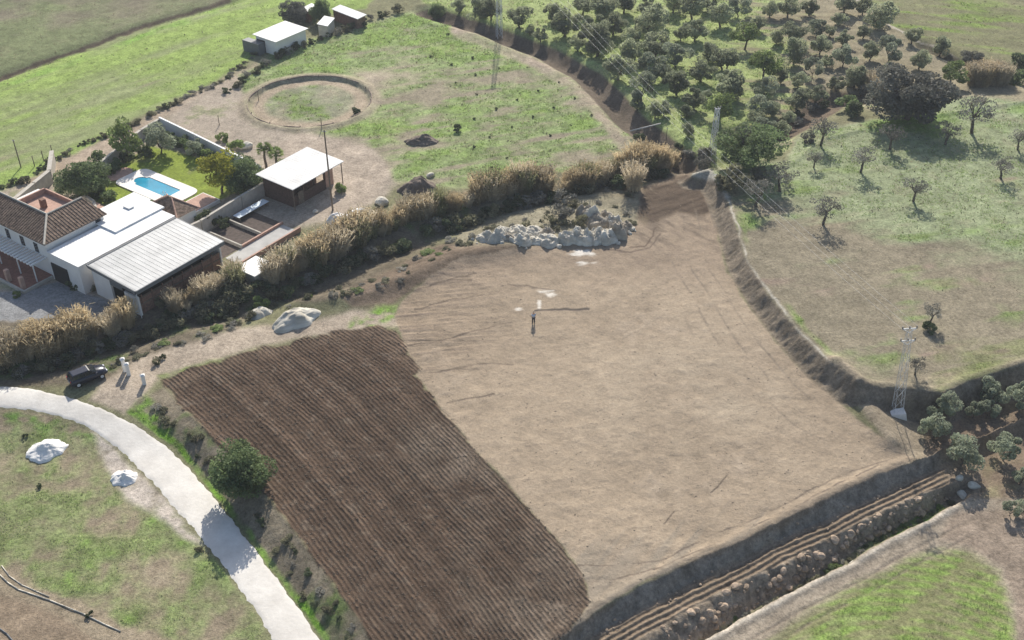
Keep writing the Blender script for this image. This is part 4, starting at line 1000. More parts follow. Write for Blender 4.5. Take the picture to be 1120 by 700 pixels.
pole(23, 183, 4.5, 'dark wooden pole at the edge of the bright green field', .2)
pole(783, 205, 2.2, 'short post with crossbar on the pale mound above the plot', .5, r=.07)
pole(728, 160, 3, 'slim pale pole beside the ditch above the reeds', .1, r=.06)
for i, (px, py) in enumerate([(38,182),(48,176),(58,170),(240,137),(283,110),(352,140)]):
    x, y, z = place(px, py); m_ = MB(); m_.bar((0,0,-.3),(0,0,1.7),.07,.06); o = m_.build('fence_post', M['wood'], None); o.location = (x, y, z)
    tag(o, 'weathered wooden fence post standing beside the dirt track near the farm', 'post', 'wooden fence posts by the farm track')
def gatepost(px, py, h, lab):
    x, y, z = place(px, py); t = empty('gate_post', (x, y, z), lab, 'post', 'white gate posts at the field entrance', .4); b = MB(); b.box(-.2,.2,-.2,.2,-.3,h); b.build('pillar', M['white'], t)
    b = MB(); b.hexa([(-.26,-.26,h),(.26,-.26,h),(.26,.26,h),(-.26,.26,h)], [(-.1,-.1,h+.16),(.1,-.1,h+.16),(.1,.1,h+.16),(-.1,.1,h+.16)]); b.build('cap', M['white'], t)
gatepost(137, 406, 1.7, 'white gate post nearest the parked car, leftmost of three')
gatepost(141, 410, 1.5, 'white gate post in the middle, just right of the leftmost one')
gatepost(158, 420, 1.2, 'white gate post alone by the corner of the ploughed field')
# pipe over the ditch, pipes lying on the soil at lower left
def tube_line(pts, r, name, mt, label, cat, h=0.):
    m_ = MB(); P = [Vector(place(*p))+Vector((0, 0, r+h)) for p in pts]
    for a_, b_ in zip(P[:-1], P[1:]): m_.bar(a_, b_, r, n=8)
    tag(m_.build(name, M[mt], None, True), label, cat)
tube_line([(689,150),(722,142)], .12, 'pipe', 'concrete', 'pale pipe bridging the ditch between paddock and grove', 'pipe', .9)
tube_line([(-20,618),(0,629),(8,637),(20,645),(55,657),(92,672),(112,682),(132,691)], .055, 'irrigation_pipe', 'paleheap', 'long cream irrigation pipe snaking past the small dark bush', 'pipe')
tube_line([(2,619),(10,630),(24,640),(40,647),(54,653)], .045, 'irrigation_pipe', 'paleheap', 'shorter cream irrigation pipe above the long one at left edge', 'pipe')
tube_line([(-10,682),(0,688),(8,694),(18,706)], .06, 'irrigation_pipe', 'darkmetal', 'short dark pipe in the bottom left corner', 'pipe')

# ------------------------------------------------------------------ heaps and stones
def heap_mesh(seed, rough=.25, n=34, sharp=1.4, stone=False):
    rng = np.random.default_rng(seed); s = seed*3.1; g = np.linspace(-1, 1, n); gx, gy = np.meshgrid(g, g)
    # square grid bent to a disc
    a_ = np.arctan2(gy, gx); m_ = np.maximum(abs(gx), abs(gy)); px_, py_ = m_*np.cos(a_), m_*np.sin(a_)
    edge = 1+.18*fbm(np.cos(a_)*2+s, np.sin(a_)*2, 1., 2, 5)
    z = (1-m_**sharp)*(1+rough*fbm(px_*2.2+s, py_*2.2, 1., 4, 6))+.12*rough*fbm(px_*9+s, py_*9, 1., 2, 7)
    z = np.where(m_ > .985, -.25, z); v = np.stack([px_*edge*.5, py_*edge*.5, z], -1).reshape(-1, 3)
    i = (np.arange(n-1)[:, None]*n+np.arange(n-1)[None]).ravel(); return v, np.stack([i, i+1, i+1+n, i+n], 1)
HEAPS = {}
def heap(px, py, wpx, dm, hm, mt, name, label, cat, group=None, rz=0., rough=.3, seed=None, sharp=1.4):
    seed = seed or random.randrange(1, 400); v, f = heap_mesh(seed, rough, sharp=sharp); x, y, z = place(px, py); Wd = wpx*mpp(py)
    o = ob(name, npmesh(name, v, f, M[mt], True), None, (x, y, z), rz, (Wd, dm, hm)); return tag(o, label, cat, group)
G1 = 'pale soil mounds at the top of the plot'
for px, py in [(545,248),(560,244),(575,240),(588,243),(600,232),(612,226),(625,222),(640,222),(655,222),(672,226),(686,234),(694,244),(530,252),(515,258),(502,264),(628,238),(618,246),(606,250),(590,250),(640,212),(668,208),(690,214),(575,262),(612,263),(646,255)]:
    bush(random.choice(['scrub', 'grey', 'green', 'scrub']), px+random.uniform(-4, 4), py+random.uniform(-3, 3), random.uniform(6, 15), 'shrub', 'low weed clump around and between the pale mounds', 'shrub', 'weed clumps among the pale mounds', random.uniform(.35, .65))
mounds = [(533,262,22,1.2),(545,264,22,1.4),(557,263,18,1.2),(569,264,20,1.2),(583,264,18,1.1),(600,264,20,1.2),(620,264,18,1.1),(637,263,22,1.5),(651,262,18,1.3),(664,261,20,1.6),(676,257,20,1.5),(684,250,16,1.),
                            (655,246,20,1.5),(648,239,18,1.5),(640,234,16,1.2),(662,238,14,1.1),(566,254,18,1.),(582,253,18,1.),(550,255,16,.9),(598,255,14,.8),(672,246,16,1.2)]
for i, (px, py, wpx, h) in enumerate(mounds):
    heap(px, py, wpx*1.3, wpx*mpp(py)*random.uniform(.9, 1.4), h*random.uniform(.6,1.), random.choice(['paleheap', 'paleheap', 'tanheap']), 'soil_mound', 'pale lumpy soil mound in the row heaped along the top edge of the plot', 'mound', G1, random.uniform(-.8, .8), .7, None, random.choice([1.9, 2.6, 4.5, 6]))
heap(325, 350, 56, 3.6, 1.15, 'paleheap', 'soil_mound', 'long whitish grey flat-topped mound beside the track above the ploughed field', 'mound', None, R(38), .5, 12, 2.2)
heap(284, 345, 30, 3.0, 1.0, 'paleheap', 'soil_mound', 'low weedy pale mound left of the long whitish mound', 'mound', None, R(20), .3, 44, 2)
heap(52, 492, 44, 3.4, .8, 'whiteheap', 'gypsum_heap', 'bright white gypsum heap on grass, larger and left of two by the road', 'heap', None, .2, .55, 5)
heap(136, 523, 30, 2.6, .75, 'whiteheap', 'gypsum_heap', 'bright white gypsum heap at the road edge, smaller and right of two', 'heap', None, .1, .5, 9)
for px, py, wpx, h, lab in ((372,240,26,1.4,'cream sand heap with pale crest nearest the wooden pole, left of two behind the reeds'), (394,235,28,1.5,'cream sand heap with pale crest, right of two behind the reeds')):
    heap(px, py+2, wpx*1.2, 2.8, h*.75, 'whiteheap', 'sand_heap', lab, 'heap', None, .3, .35, None, 3)
heap(458, 208, 46, 3.6, 1.9, 'brownheap', 'soil_heap', 'brown earth heap behind the golden reeds with white rocks on top', 'heap', None, .2, .4, 31)
heap(461, 155, 36, 3.0, 1.1, 'brownheap', 'soil_heap', 'dark brown debris heap alone in the green paddock', 'heap', None, 0, .6, 33)
def rock_mesh(seed):
    rng = np.random.default_rng(seed); v = []; f = []
    import bmesh
    bm = bmesh.new(); bmesh.ops.create_icosphere(bm, subdivisions=2, radius=.5)
    d = [Vector(rng.normal(size=3)).normalized() for _ in range(9)]; o = [rng.uniform(.28, .45) for _ in d]
    for vt in bm.verts:
        for n_, k in zip(d, o):
            q_ = vt.co.dot(n_)
            if q_ > k: vt.co -= n_*(q_-k)
    me = bpy.data.meshes.new('boulder'); bm.to_mesh(me); bm.free(); me.materials.append(M['rock']); return me
ROCKS = [rock_mesh(i) for i in range(7)]
def boulder(x, y, z, s, label, group=None, me=None, name='boulder'):
    o = ob(name, me or random.choice(ROCKS), None, (x, y, z), 0, (s*random.uniform(.8, 1.3), s*random.uniform(.8, 1.2), s*random.uniform(.6, .95)))
    o.rotation_euler = (random.uniform(-.4, .4), random.uniform(-.4, .4), random.uniform(0, 6.3)); return tag(o, label, 'boulder', group)
P2 = resample(np.array(L2), 220); P3 = resample(np.array(L3), 220)
cnt = 0
for k in range(600):
    i = random.randrange(30, 218); s = random.random()**.8; p = P2[i]*(1-s)+P3[i]*s
    u_, v_ = project(p[0], p[1], -2.)
    if v_ > 712 or u_ > 1045 or cnt >= 190: continue
    sz = random.choice([.25, .3, .4, .5, .7, .9]); boulder(p[0], p[1], gz(*p)-sz*.02, sz, 'rough boulder embedded in the rubble slope above the ditch', 'boulders of the rubble slope above the ditch'); cnt += 1
WR = [r.copy() for r in ROCKS[:3]]
for r in WR: r.materials.clear(); r.materials.append(M['paleheap'])
for px, py, s, lab in ((418,219,2.0,'large pale boulder behind the reeds right of the cream sand heaps'),(455,198,1.5,'white rock on top of the brown earth heap'),(468,202,1.2,'white rock on the right shoulder of the brown earth heap'),(471,191,1.3,'pale rock in grass above the brown earth heap'),
                       (268,158,2.2,'large pale rock between palms and garden wall'),(1052,540,1.1,'white rock at the upper end of the ditch'),(1066,531,1.2,'white stone slab in the shadow above the ditch end'),(1046,533,.8,'small pale rock on the lip of the ditch end'),
                       (933,618,1.2,'pale round boulder in the ditch bottom'),(877,652,1.0,'grey boulder in the ditch bottom near its lower end'),(345,231,.9,'pale stone lying left of the tall wooden pole')):
    x, y, z = place(px, py, s*.2)
    if 'ditch bottom' in lab: (x, y), z = gp(px, py, -2.75), -2.85
    boulder(x, y, z+s*.1, s, lab, None, random.choice(WR))
for k in range(60):
    px, py, wpx, h = random.choice(mounds); x, y, z = place(px+random.gauss(0, 9), py+random.gauss(2, 3.5)); boulder(x, y, z+.04, random.uniform(.3, .85), 'pale rubble block lying among the soil mounds at the top edge of the plot', 'rubble blocks among the pale mounds', random.choice(WR))
# scattered stones and clods on field edges
for k in range(46):
    t_ = random.random(); P = resample(np.array(L1), 100)[int(t_*99)]+np.array([random.uniform(-.6, .8), random.uniform(-.8, .6)])
    if project(P[0], P[1], -1.2)[1] < 705: boulder(P[0], P[1], gz(*P)+.03, random.uniform(.18, .34), 'small loose stone along the tilled strip at the foot of the plot bank', 'loose stones on the tilled strip')

# ------------------------------------------------------------------ trees
GRV = 'olive trees of the grove'
grove = [(525,9,20),(537,14,20),(568,16,25),(618,24,26),(606,11,20),(651,29,26),(658,9,20),(502,13,15),(661,7,24),(671,25,22),(654,40,34),(709,6,22),(713,24,30),(690,39,17),(717,48,30),(690,55,22),(740,58,25),(677,72,27),(711,69,30),(761,31,22),
 (776,57,18),(789,15,22),(791,62,22),(767,77,22),(741,88,25),(703,93,25),(796,87,22),(737,2,18),(758,5,24),(724,19,14),(717,119,17),(727,117,17),(760,106,22),(774,103,12),(789,114,26),(753,141,13),
 (809,4,22),(863,7,20),(817,34,30),(869,35,22),(894,28,18),(925,2,20),(918,19,14),(923,40,17),(924,58,23),(870,56,23),(898,48,18),(890,71,18),(837,67,30),(796,63,20),(874,86,17),(801,91,30),(916,90,18),(936,83,20),(838,95,20),(830,25,14),
 (831,113,20),(827,128,18),(837,137,20),(853,141,20),(873,107,24),(894,101,19),(815,140,18),(964,17,26),(945,34,14),(999,37,18),(975,51,22),(1007,64,20),(1030,48,20),(972,75,17),(1044,77,27),(941,85,18),(953,55,18),
 (638,4,20),(683,0,22),(580,31,12),(591,44,15),(700,25,12),(745,36,14),(775,1,20),(843,9,15),(886,6,18),(905,65,14),(850,40,13),(855,82,14),(632,46,16),(728,78,15),(752,120,14),(697,112,14),(845,118,15),(862,128,14),(908,32,13),(945,5,18)]
special = {(964,17):'round dark-crowned olive beside the pale track along the top right field', (525,9):'slim olive left of the tall ditch pylon near the top edge', (568,16):'round olive with bare trunk just right of the ditch pylon', (654,40):'largest dark olive on the ditch edge above the paddock',
 (1044,77):'dark green round olive left of the dry golden cane on the right', (925,2):'tall olive cut by the top edge beside the brown ground', (837,67):'broad green olive in the middle of the grove', (801,91):'wide dark olive just above the bright green shrubby tree', (789,114):'dense green tree hiding the top of the pale lattice mast',
 (618,24):'round lone olive on the ditch edge right of the twin small trees', (713,24):'tall dense dark olive in the left half of the grove', (740,58):'round olive in the second line left of the grove middle'}
for px, py, wp in grove:
    soil = 'green' if px < 850 else 'brown'; size = 'small' if wp < 17 else 'medium' if wp < 23 else 'large'
    row = 'near the top edge' if py < 30 else 'halfway down the grove' if py < 75 else 'near the lower edge of the grove'
    lab = special.get((px, py)) or f'{size} round grey-green olive on the {soil} ground {row}'
    k = 'olive' if random.random() < .85 else 'silver'
    if (px, py) in ((817,34), (837,67), (789,114), (1044,77)): k = 'bright2'
    t = tree(k, px, py+1, wp*1.2, 'olive_tree', lab, 'olive tree', GRV, random.uniform(.85, 1.05))
fo = [(901,140,24,'leafy leaning olive at the upper left corner of the raised field'),(892,172,16,'stubby half-bare olive beside the big shadow on the raised field'),(977,145,26,'spreading olive directly below the large grey-leaved tree'),(945,170,24,'bare forked olive left of centre in the upper raised field'),
 (1038,142,22,'leaning bare olive right of the large tree shadow'),(1070,118,36,'widest silvery olive below the dry golden cane'),(1117,150,20,'bare olive cut by the right edge, upper of two'),(1099,180,22,'bare olive near the right edge, lower of two'),
 (1003,203,24,'slim-trunked olive alone in the middle right of the raised field'),(856,190,27,'low spreading olive beside the bright shrubby tree shadow'),(829,206,26,'round-topped olive nearest the bank of the plot'),(904,226,28,'flat-topped bare olive at the centre left of the raised field'),
 (1021,340,20,'small leafy sapling with a dark bush at its foot on the raised field'),(1004,398,20,'small leaning bare tree just above the orchard bank')]
for px, py, wp, lab in fo: tree('sparse', px, py, wp*1.15, 'olive_tree', lab, 'olive tree', 'olive trees scattered on the raised field', random.uniform(.95, 1.1))
orch = [(1032,448,26,'pale silver olive, upper of two beside the orchard bank'),(1024,466,26,'greener silver olive below the pale one beside the orchard bank'),(1085,429,26,'silver olive under the dark bank in the upper orchard'),(1067,447,18,'small silver olive left of a shadowed gap in the orchard'),(1082,447,20,'small silver olive directly under the upper orchard one'),
 (1117,432,26,'silver olive cut by the right edge at the top of the orchard'),(1056,493,34,'largest silver olive, lowest in the middle of the orchard'),(1102,488,30,'broad silver olive near the right edge of the orchard'),(1119,520,20,'silver olive cut by the right edge below the orchard wall'),(1107,556,17,'tall narrow olive by the dirt below the orchard'),(1120,555,16,'narrow olive cut by the right edge below the orchard'),(1136,470,26,'silver olive beyond the right edge of the orchard')]
for px, py, wp, lab in orch[:-1]: tree('silver', px, py, wp*1.18, 'olive_tree', lab, 'olive tree', 'silver olives of the lower orchard', random.uniform(.95, 1.15))
tree('evergreen', 262, 515, 64, 'evergreen_tree', 'round dark green tree between the pale road and the ploughed field', hs=.95)
tree('bright', 822, 162, 74, 'shrubby_tree', 'broad bright green shrubby tree at the lower edge of the grove', hs=.8)
tree('greybush', 998, 103, 76, 'carob_tree', 'huge grey-leaved dark tree at the top of the raised field', hs=.85)
tree('evergreen', 90, 195, 50, 'evergreen_tree', 'large dark tree behind the farmhouse left of the pool', hs=.8)
tree('yellow', 238, 182, 44, 'acacia_tree', 'yellow-green tree with thin trunk on the lawn by the pool')
tree('evergreen', 265, 192, 48, 'evergreen_tree', 'dense dark green tree right of the yellow-green one by the garden wall', hs=.85)
tree('bright2', 135, 150, 34, 'garden_tree', 'thin yellow-green garden tree left of the lawn near the track', hs=1.2)
tree('silver', 173, 150, 34, 'olive_tree', 'grey-green olive in the top left corner of the lawn', 'olive tree')
tree('silver', 214, 160, 20, 'olive_tree', 'small grey-green olive against the white garden wall', 'olive tree')
tree('greybush', 322, 14, 28, 'bare_tree', 'grey bare-looking tree behind the low white barn at the top')
tree('evergreen', 351, 12, 22, 'conifer_tree', 'dark bluish tree between the farm huts at the top', hs=1.3)
tree('evergreen', 477, 13, 17, 'evergreen_tree', 'small dark round tree at the ditch start above the paddock')
tree('greybush', 1064, 62, 22, 'shrubby_tree', 'grey leafless shrub left of the dry golden cane', 'tree')
# palms
def palm(px, py, s, lab):
    x, y, z = place(px, py, 3.6*s); t = empty('palm_tree', (x, y, z), lab, 'palm tree'); rg = random.Random(px); m_ = MB(); prev = Vector((0, 0, -.3))
    for i in range(9): p = Vector((.05*math.sin(i), .03*i, -.3+(i+1)*.42)); m_.bar(prev, p, .24-.008*i, .22-.008*i, 9); prev = p
    m_.build('trunk', M['wood'], t, True); b = MB(); top = Vector((prev.x, prev.y, prev.z))
    for k in range(54):
        a_ = rg.uniform(0, 6.28); el = rg.uniform(-.5, 1.3); d = Vector((math.cos(a_)*math.cos(el), math.sin(a_)*math.cos(el), math.sin(el)))
        st = top+d*.7; m2 = Vector((-math.sin(a_), math.cos(a_), 0)); b.bar(top, st, .02, n=4)
        for j in range(9):                           # fan leaf
            q_ = (j-4)/4*1.2; dd = (d*math.cos(q_)+m2*math.sin(q_)); e = st+dd*.75-Vector((0, 0, .12+.1*abs(q_))); sd = dd.cross(d if abs(q_) > .05 else Vector((0, 0, 1))).normalized()*.04
            b.add([st, st+(e-st)*.5+sd, e, st+(e-st)*.5-sd], [(0, 1, 2, 3)])
    b.build('fronds', M['bright'], t); t.scale = (s, s, s)
palm(288, 163, .95, 'fan palm nearer the garden wall, left of two by the stable')
palm(301, 168, .9, 'fan palm nearer the stable roof, right of two')

# shrubs in lines
def along(L, step, jit=0.):
    P = np.array(L, float); d = np.r_[0, np.cumsum(np.hypot(*np.diff(P, axis=0).T))]; t = 0; o = []
    while t < d[-1]:
        o.append((np.interp(t, d, P[:, 0])+random.uniform(-jit, jit), np.interp(t, d, P[:, 1])+random.uniform(-jit, jit)*.5)); t += step*random.uniform(.7, 1.4)
    return o
for px, py in along([(2,205),(30,195),(60,172),(90,158),(130,142),(160,128),(205,104),(240,88),(272,66),(290,52)], 7, 3):
    bush(random.choice(['dark', 'scrub', 'grey', 'scrub']), px, py, random.uniform(5, 14), 'shrub', 'dark shrub in the hedge line between the bright green field and the dirt track', 'shrub', 'hedge shrubs beside the bright green field', random.uniform(.45, .85))
for px, py in along([(248,100),(272,80),(300,62),(330,48),(350,42),(380,30),(410,18),(440,8)], 9, 3):
    bush(random.choice(['dark', 'scrub', 'grey']), px, py, random.uniform(8, 14), 'shrub', 'low shrub in the straggling line between the paddock and the top farm', 'shrub', 'straggling shrubs at the paddock edge')
for px, py in along([(112,192),(128,180),(145,166),(160,158)], 8, 1):
    bush(random.choice(['dark', 'ever']), px, py, 15, 'hedge_shrub', 'dark hedge shrub inside the pale wall along the dirt track', 'shrub', 'hedge along the track wall', 1.1)
for px, py in along([(180,146),(200,154),(230,168),(260,183),(280,192)], 7, 1):
    bush(random.choice(['green', 'ever']), px, py+2, 15, 'hedge_shrub', 'green hedge shrub against the white garden wall above the lawn', 'shrub', 'hedge along the white garden wall', 1.1)
for px, py, wp, k, lab in [(108,175,22,'ever','dark shrub against the wall near the thin garden tree'),(160,168,16,'dark','dark shrub in the lawn corner left of the olive'),(105,212,18,'ever','dark green shrub right of the large dark tree'),(118,214,20,'ever','leafy shrub beside the round pinkish patio'),(226,241,26,'dark','dark green shrub between the shed and the garden wall'),(245,243,18,'dark','smaller dark shrub right of the one behind the shed'),
  (82,311,16,'ever','green potted shrub beside the garage door'),(103,314,12,'scrub','dry potted shrub by the white annex wall'),(46,286,10,'dark','dark climbing shrub at the end of the pergola'),(18,322,10,'green','small green shrub at the kerb of the front patio'),(97,672,10,'dark','small dark bush standing on the cream irrigation pipe'),
  (258,158,18,'green','green shrub behind the white garden wall near the pale rock'),(244,150,16,'green','light green shrub on the dirt side of the white wall'),(390,122,12,'dark','dark shrub growing on the lower right of the riding ring'),(310,178,14,'green','green shrub between palms and stable'),(372,205,16,'green','green weeds clump at the foot of the tall wooden pole'),
  (500,140,12,'dark','dark green bush right of the debris heap in the paddock'),(617,231,26,'grey','grey dry bush among the pale mounds'),(634,241,18,'scrub','round greenish bush between the pale mounds'),(604,240,16,'scrub','low bush at the left of the grey dry bush'),(575,246,12,'scrub','weedy tuft on top of the pale mounds'),
  (1016,357,17,'dark','dark bush at the foot of the small sapling'),(1110,82,30,'ever','dark leafy shrub at the right edge below the top right field'),(1117,68,26,'dark','dark hedge shrub at the right edge along the field'),(945,100,22,'grey','grey shrub left of the huge grey-leaved tree'),(930,112,30,'ever','dark shrub mass left below the huge grey-leaved tree'),(935,120,22,'dark','darker shrub under the mass left of the huge tree'),
  (285,330,24,'green','weedy green bush on the low mound'),(275,345,16,'scrub','grey scrub bush left of the weedy mound'),(146,382,12,'grey','bare thorn bush behind the white gate posts'),(171,395,12,'scrub','yellowish scrub bush right of the gate posts'),(178,390,8,'dark','small dark bush beside the dirt entrance'),(27,476,7,'dark','tiny dark bush left of the larger gypsum heap'),(43,531,8,'dark','tiny dark bush on grass below the larger gypsum heap'),(218,600,10,'scrub','small bush on the left verge of the road shadow'),
  (742,160,12,'dark','dark bush by the slim pole at the ditch'),(700,150,14,'dark','dark bush on the ditch under the pale pipe'),(800,195,40,'scrub','grey low shrub beneath the bright green shrubby tree'),(830,190,26,'grey','grey brush beside the bright shrubby tree shadow'),(885,150,18,'grey','bare brush at the dark ditch corner'),(1020,92,20,'grey','grey brush right of the huge grey-leaved tree'),(770,176,26,'grey','greyish brush at the foot of the pale lattice mast')]:
    bush(k, px, py, wp, 'shrub', lab, 'shrub')
dots = [(200,220),(210,285),(215,360),(370,380),(430,445),(510,410),(590,375),(450,345),(530,313),(350,485),(265,523),(575,478),(655,440),(497,517),(330,603),(272,640),(205,560),(205,453),(290,415),(300,260),(135,315),(118,245),(105,130),(40,215)]
for a_, b_ in dots: bush('dark', a_/3.5+460, b_/3.5, random.uniform(2.5, 4.5), 'young_shrub', 'tiny dark young shrub in the spaced rows across the paddock', 'shrub', 'young shrubs planted in rows on the paddock')
# roadside scrub
for px, py in along([(165,445),(190,462),(215,490),(235,510)], 9, 12)+along([(285,560),(310,595),(340,640),(365,675),(385,700)], 8, 14):
    bush(random.choice(['scrub', 'grey', 'scrub', 'dark']), px, py, random.uniform(8, 17), 'shrub', 'low dry shrub on the bank between road and ploughed field', 'shrub', 'scrub on the roadside bank', .5)
# scrub filling the reed ditch
for px, py in along([(5,405),(60,396),(120,376),(160,362),(200,345),(250,330),(275,312),(300,318),(340,305),(400,280),(450,262)], 8, 7)+along([(180,330),(230,318),(262,312),(250,340),(215,352)], 8, 6)+along([(470,250),(520,236),(560,224),(620,210),(690,196),(735,186)], 9, 5):
    bush(random.choice(['dark', 'scrub', 'grey', 'scrub', 'dark']), px, py, random.uniform(14, 28), 'shrub', 'dense dark shrub filling the ditch on the near side of the reeds', 'shrub', 'scrub in the reed ditch', .8)
for px, py in along([(215,368),(262,352),(300,332),(345,322),(385,318),(430,302),(480,272),(520,258)], 6, 9)+along([(120,400),(160,385),(200,372)], 7, 6):
    bush(random.choice(['scrub', 'grey', 'grey', 'scrub', 'green']), px, py, random.uniform(6, 16), 'shrub', 'low scrubby weed clump on the earth slope between the reeds and the plot', 'shrub', 'weed clumps on the slope below the reeds', random.uniform(.3, .6))
for px, py in along([(700,170),(760,172),(800,150),(860,140),(885,120),(905,108)], 9, 6):
    bush(random.choice(['dark', 'scrub', 'grey']), px, py, random.uniform(12, 20), 'shrub', 'dark tangled shrub in the brown ditch below the grove', 'shrub', 'tangled shrubs in the grove ditch', .8)
for px, py in along([(790,690),(850,655),(905,625),(960,592),(1005,570),(1045,546)], 9, 4):
    bush(random.choice(['green', 'ever', 'grey', 'scrub']), px, py, random.uniform(7, 14), 'shrub', 'weedy shrub growing in the bottom of the rubble ditch', 'shrub', 'weeds in the rubble ditch', .6, (*gp(px, py, -2.75), -2.85))
# reeds
GREED = 'dry cane clumps of the long thicket'
def reeds(L, step, hm, jit, pale=.2, lab='', rows=2):
    for r_ in range(rows):
        for px, py in along(L, step, jit):
            if random.random() < .03: continue
            x, y, z = place(px, py+r_*5); s = hm*random.choice([.5, .65, .8, .95, 1.05])*random.uniform(.9, 1.1)
            o = ob('reed_clump', random.choice(PREEDS if random.random() < pale else GREEDS if random.random() < .28 else REEDS), None, (x, y, z-.05), random.uniform(0, 6.28), (s*random.uniform(.9, 1.6), s*random.uniform(.9, 1.5), s)); tag(o, lab, 'reeds', GREED)
reeds([(300,305),(340,288),(380,268),(420,250),(450,236),(500,226),(540,212),(575,205),(605,204)], 8, 3.5, 3, .25, 'tall dry golden cane clump in the thicket between the sand heaps and the plot', 2)
reeds([(622,207),(650,200),(680,190),(705,184),(738,180)], 7, 3.5, 3, .1, 'bright golden cane clump in the thicket below the dark grove ditch', 2)
reeds([(5,392),(35,388),(60,380),(90,368),(120,358),(140,346)], 9, 3.1, 6, .25, 'golden cane clump in the thicket between the concrete yard and the road', 2)
reeds([(190,340),(215,328),(235,318),(252,312),(262,308)], 11, 2.8, 5, .6, 'pale ragged cane clump beside the long metal shed', 2)
for px, py, lab in ((693,205,'single golden cane clump standing apart below the thicket'), (1068,92,''), (1080,92,''), (1092,94,''), (957,107,'')):
    for k in range(1 if px == 693 else 4 if px > 1000 else 2):
        x, y, z = place(px+random.uniform(-7, 7)*(px != 693), py+random.uniform(-3, 3)); s = 3.6 if px == 693 else 3.4
        o = ob('reed_clump', random.choice(REEDS+PREEDS), None, (x, y, z), random.uniform(0, 6), (s*1.3, s*1.3, s)); tag(o, lab or ('dry tan cane clump at the right edge of the grove' if px > 1000 else 'dry tan cane clump left of the huge grey-leaved tree'), 'reeds', None if px == 693 else 'dry cane beyond the raised field' if px > 1000 else 'dry cane by the huge tree')

# ------------------------------------------------------------------ weeds: one mass of small blades
def weeds(name, lo, n, m, sz, seed, lab, sc_, hh=.9):
    rng = np.random.default_rng(seed); m_ = core & (GRS > lo) & (GY < 220) & (U > -20) & (U < 1140) & (V < 715) & (V > -10) & (flat < .3)
    j, i = np.nonzero(m_); area = (ys[np.minimum(j+1, NYg-1)]-ys[j])*(xs[np.minimum(i+1, NXg-1)]-xs[i])
    far = np.clip(GY[j, i]/110, .6, 2); pr = sm(.45+fbm(xs[i], ys[j], sc_, 4, 77+seed)*1.1)*area/far**2*GRS[j, i]; pr = pr*(1-.85*gm[j, i]); pr = pr/pr.sum()*n
    k = rng.random(len(j)) < pr; j, i = j[k], i[k]; sf = far[k]
    P = np.stack([xs[i]+rng.uniform(-.1, .1, len(i)), ys[j]+rng.uniform(-.15, .15, len(i)), H[j, i]+.03], 1)
    r = 3; P = np.repeat(P, r, 0)+rng.normal(size=(len(P)*r, 3))*np.repeat(sf, r)[:, None]*[.07, .07, .015]; v, f = cards(P, 1., rng, 2.2, 1.6)
    v = np.repeat(P, 4, 0)+(v-np.repeat(P, 4, 0))*sz*np.repeat(sf, 4*r)[:, None]; v[:, 2] += .03
    tag(ob(name, npmesh(name, v, f, M[m])), kind='stuff', label=lab, cat='grass')
weeds('weeds', .75, 24000, 'weed', .07, 5, 'short green weeds and grass tufts over the fields', 1.8)
weeds('dark_weeds', .6, 1800, 'scrub', .10, 6, 'scattered darker weed tufts over the fields', .9, 1.2)
weeds('dry_grass', .25, 9000, 'straw', .07, 7, 'dry straw-coloured grass tufts over the fields', 2.6)
def clods():
    rng = np.random.default_rng(6); m_ = (pf > .5) & (V < 712); j, i = np.nonzero(m_); s = rng.choice(len(j), min(len(j), 9000), False); j, i = j[s], i[s]
    base = np.array([(1,0,0),(-1,0,0),(0,1,0),(0,-1,0),(0,0,1),(0,0,-1)], float); F0 = np.array([(0,2,4),(2,1,4),(1,3,4),(3,0,4),(2,0,5),(1,2,5),(3,1,5),(0,3,5)])
    n = len(j); c = np.stack([xs[i], ys[j], H[j, i]+.02], 1); r = rng.uniform(.02, .075, (n, 1, 1))
    v = c[:, None]+(base[None]*r*(.6+.8*rng.random((n, 6, 3)))*[1.2, 1.2, .8]+0); f = (F0[None]+6*np.arange(n)[:, None, None]).reshape(-1, 3)
    tag(ob('soil_clods', npmesh('soil_clods', v.reshape(-1, 3), f, mat('clod_soil', (.13,.105,.082), .95, .4, 1.2))), kind='stuff', label='loose soil clods all over the ploughed field', cat='soil')
clods()
def grit():
    rng = np.random.default_rng(8); m_ = ((pt > .8) | (b01 > .5) | (b12 > .5) | (bk > .6)) & (V < 712) & (wht < .3); j, i = np.nonzero(m_); s = rng.choice(len(j), 1800, False); j, i = j[s], i[s]; n = len(j)
    base = np.array([(1,0,0),(-1,0,0),(0,1,0),(0,-1,0),(0,0,1),(0,0,-1)], float); F0 = np.array([(0,2,4),(2,1,4),(1,3,4),(3,0,4),(2,0,5),(1,2,5),(3,1,5),(0,3,5)])
    c = np.stack([xs[i], ys[j], H[j, i]+.01], 1); r = (.015+.05*rng.random((n, 1, 1))**3+.02*rng.random((n, 1, 1)))
    v = c[:, None]+base[None]*r*(.6+.8*rng.random((n, 6, 3)))*[1.3, 1.2, .8]; f = (F0[None]+6*np.arange(n)[:, None, None]).reshape(-1, 3)
    tag(ob('grit', npmesh('grit', v.reshape(-1, 3), f, mat('grit_soil', (.27,.22,.17), .95, .45, 1.2))), kind='stuff', label='small stones and crumbs of earth over the bare plot and banks', cat='soil')
grit()

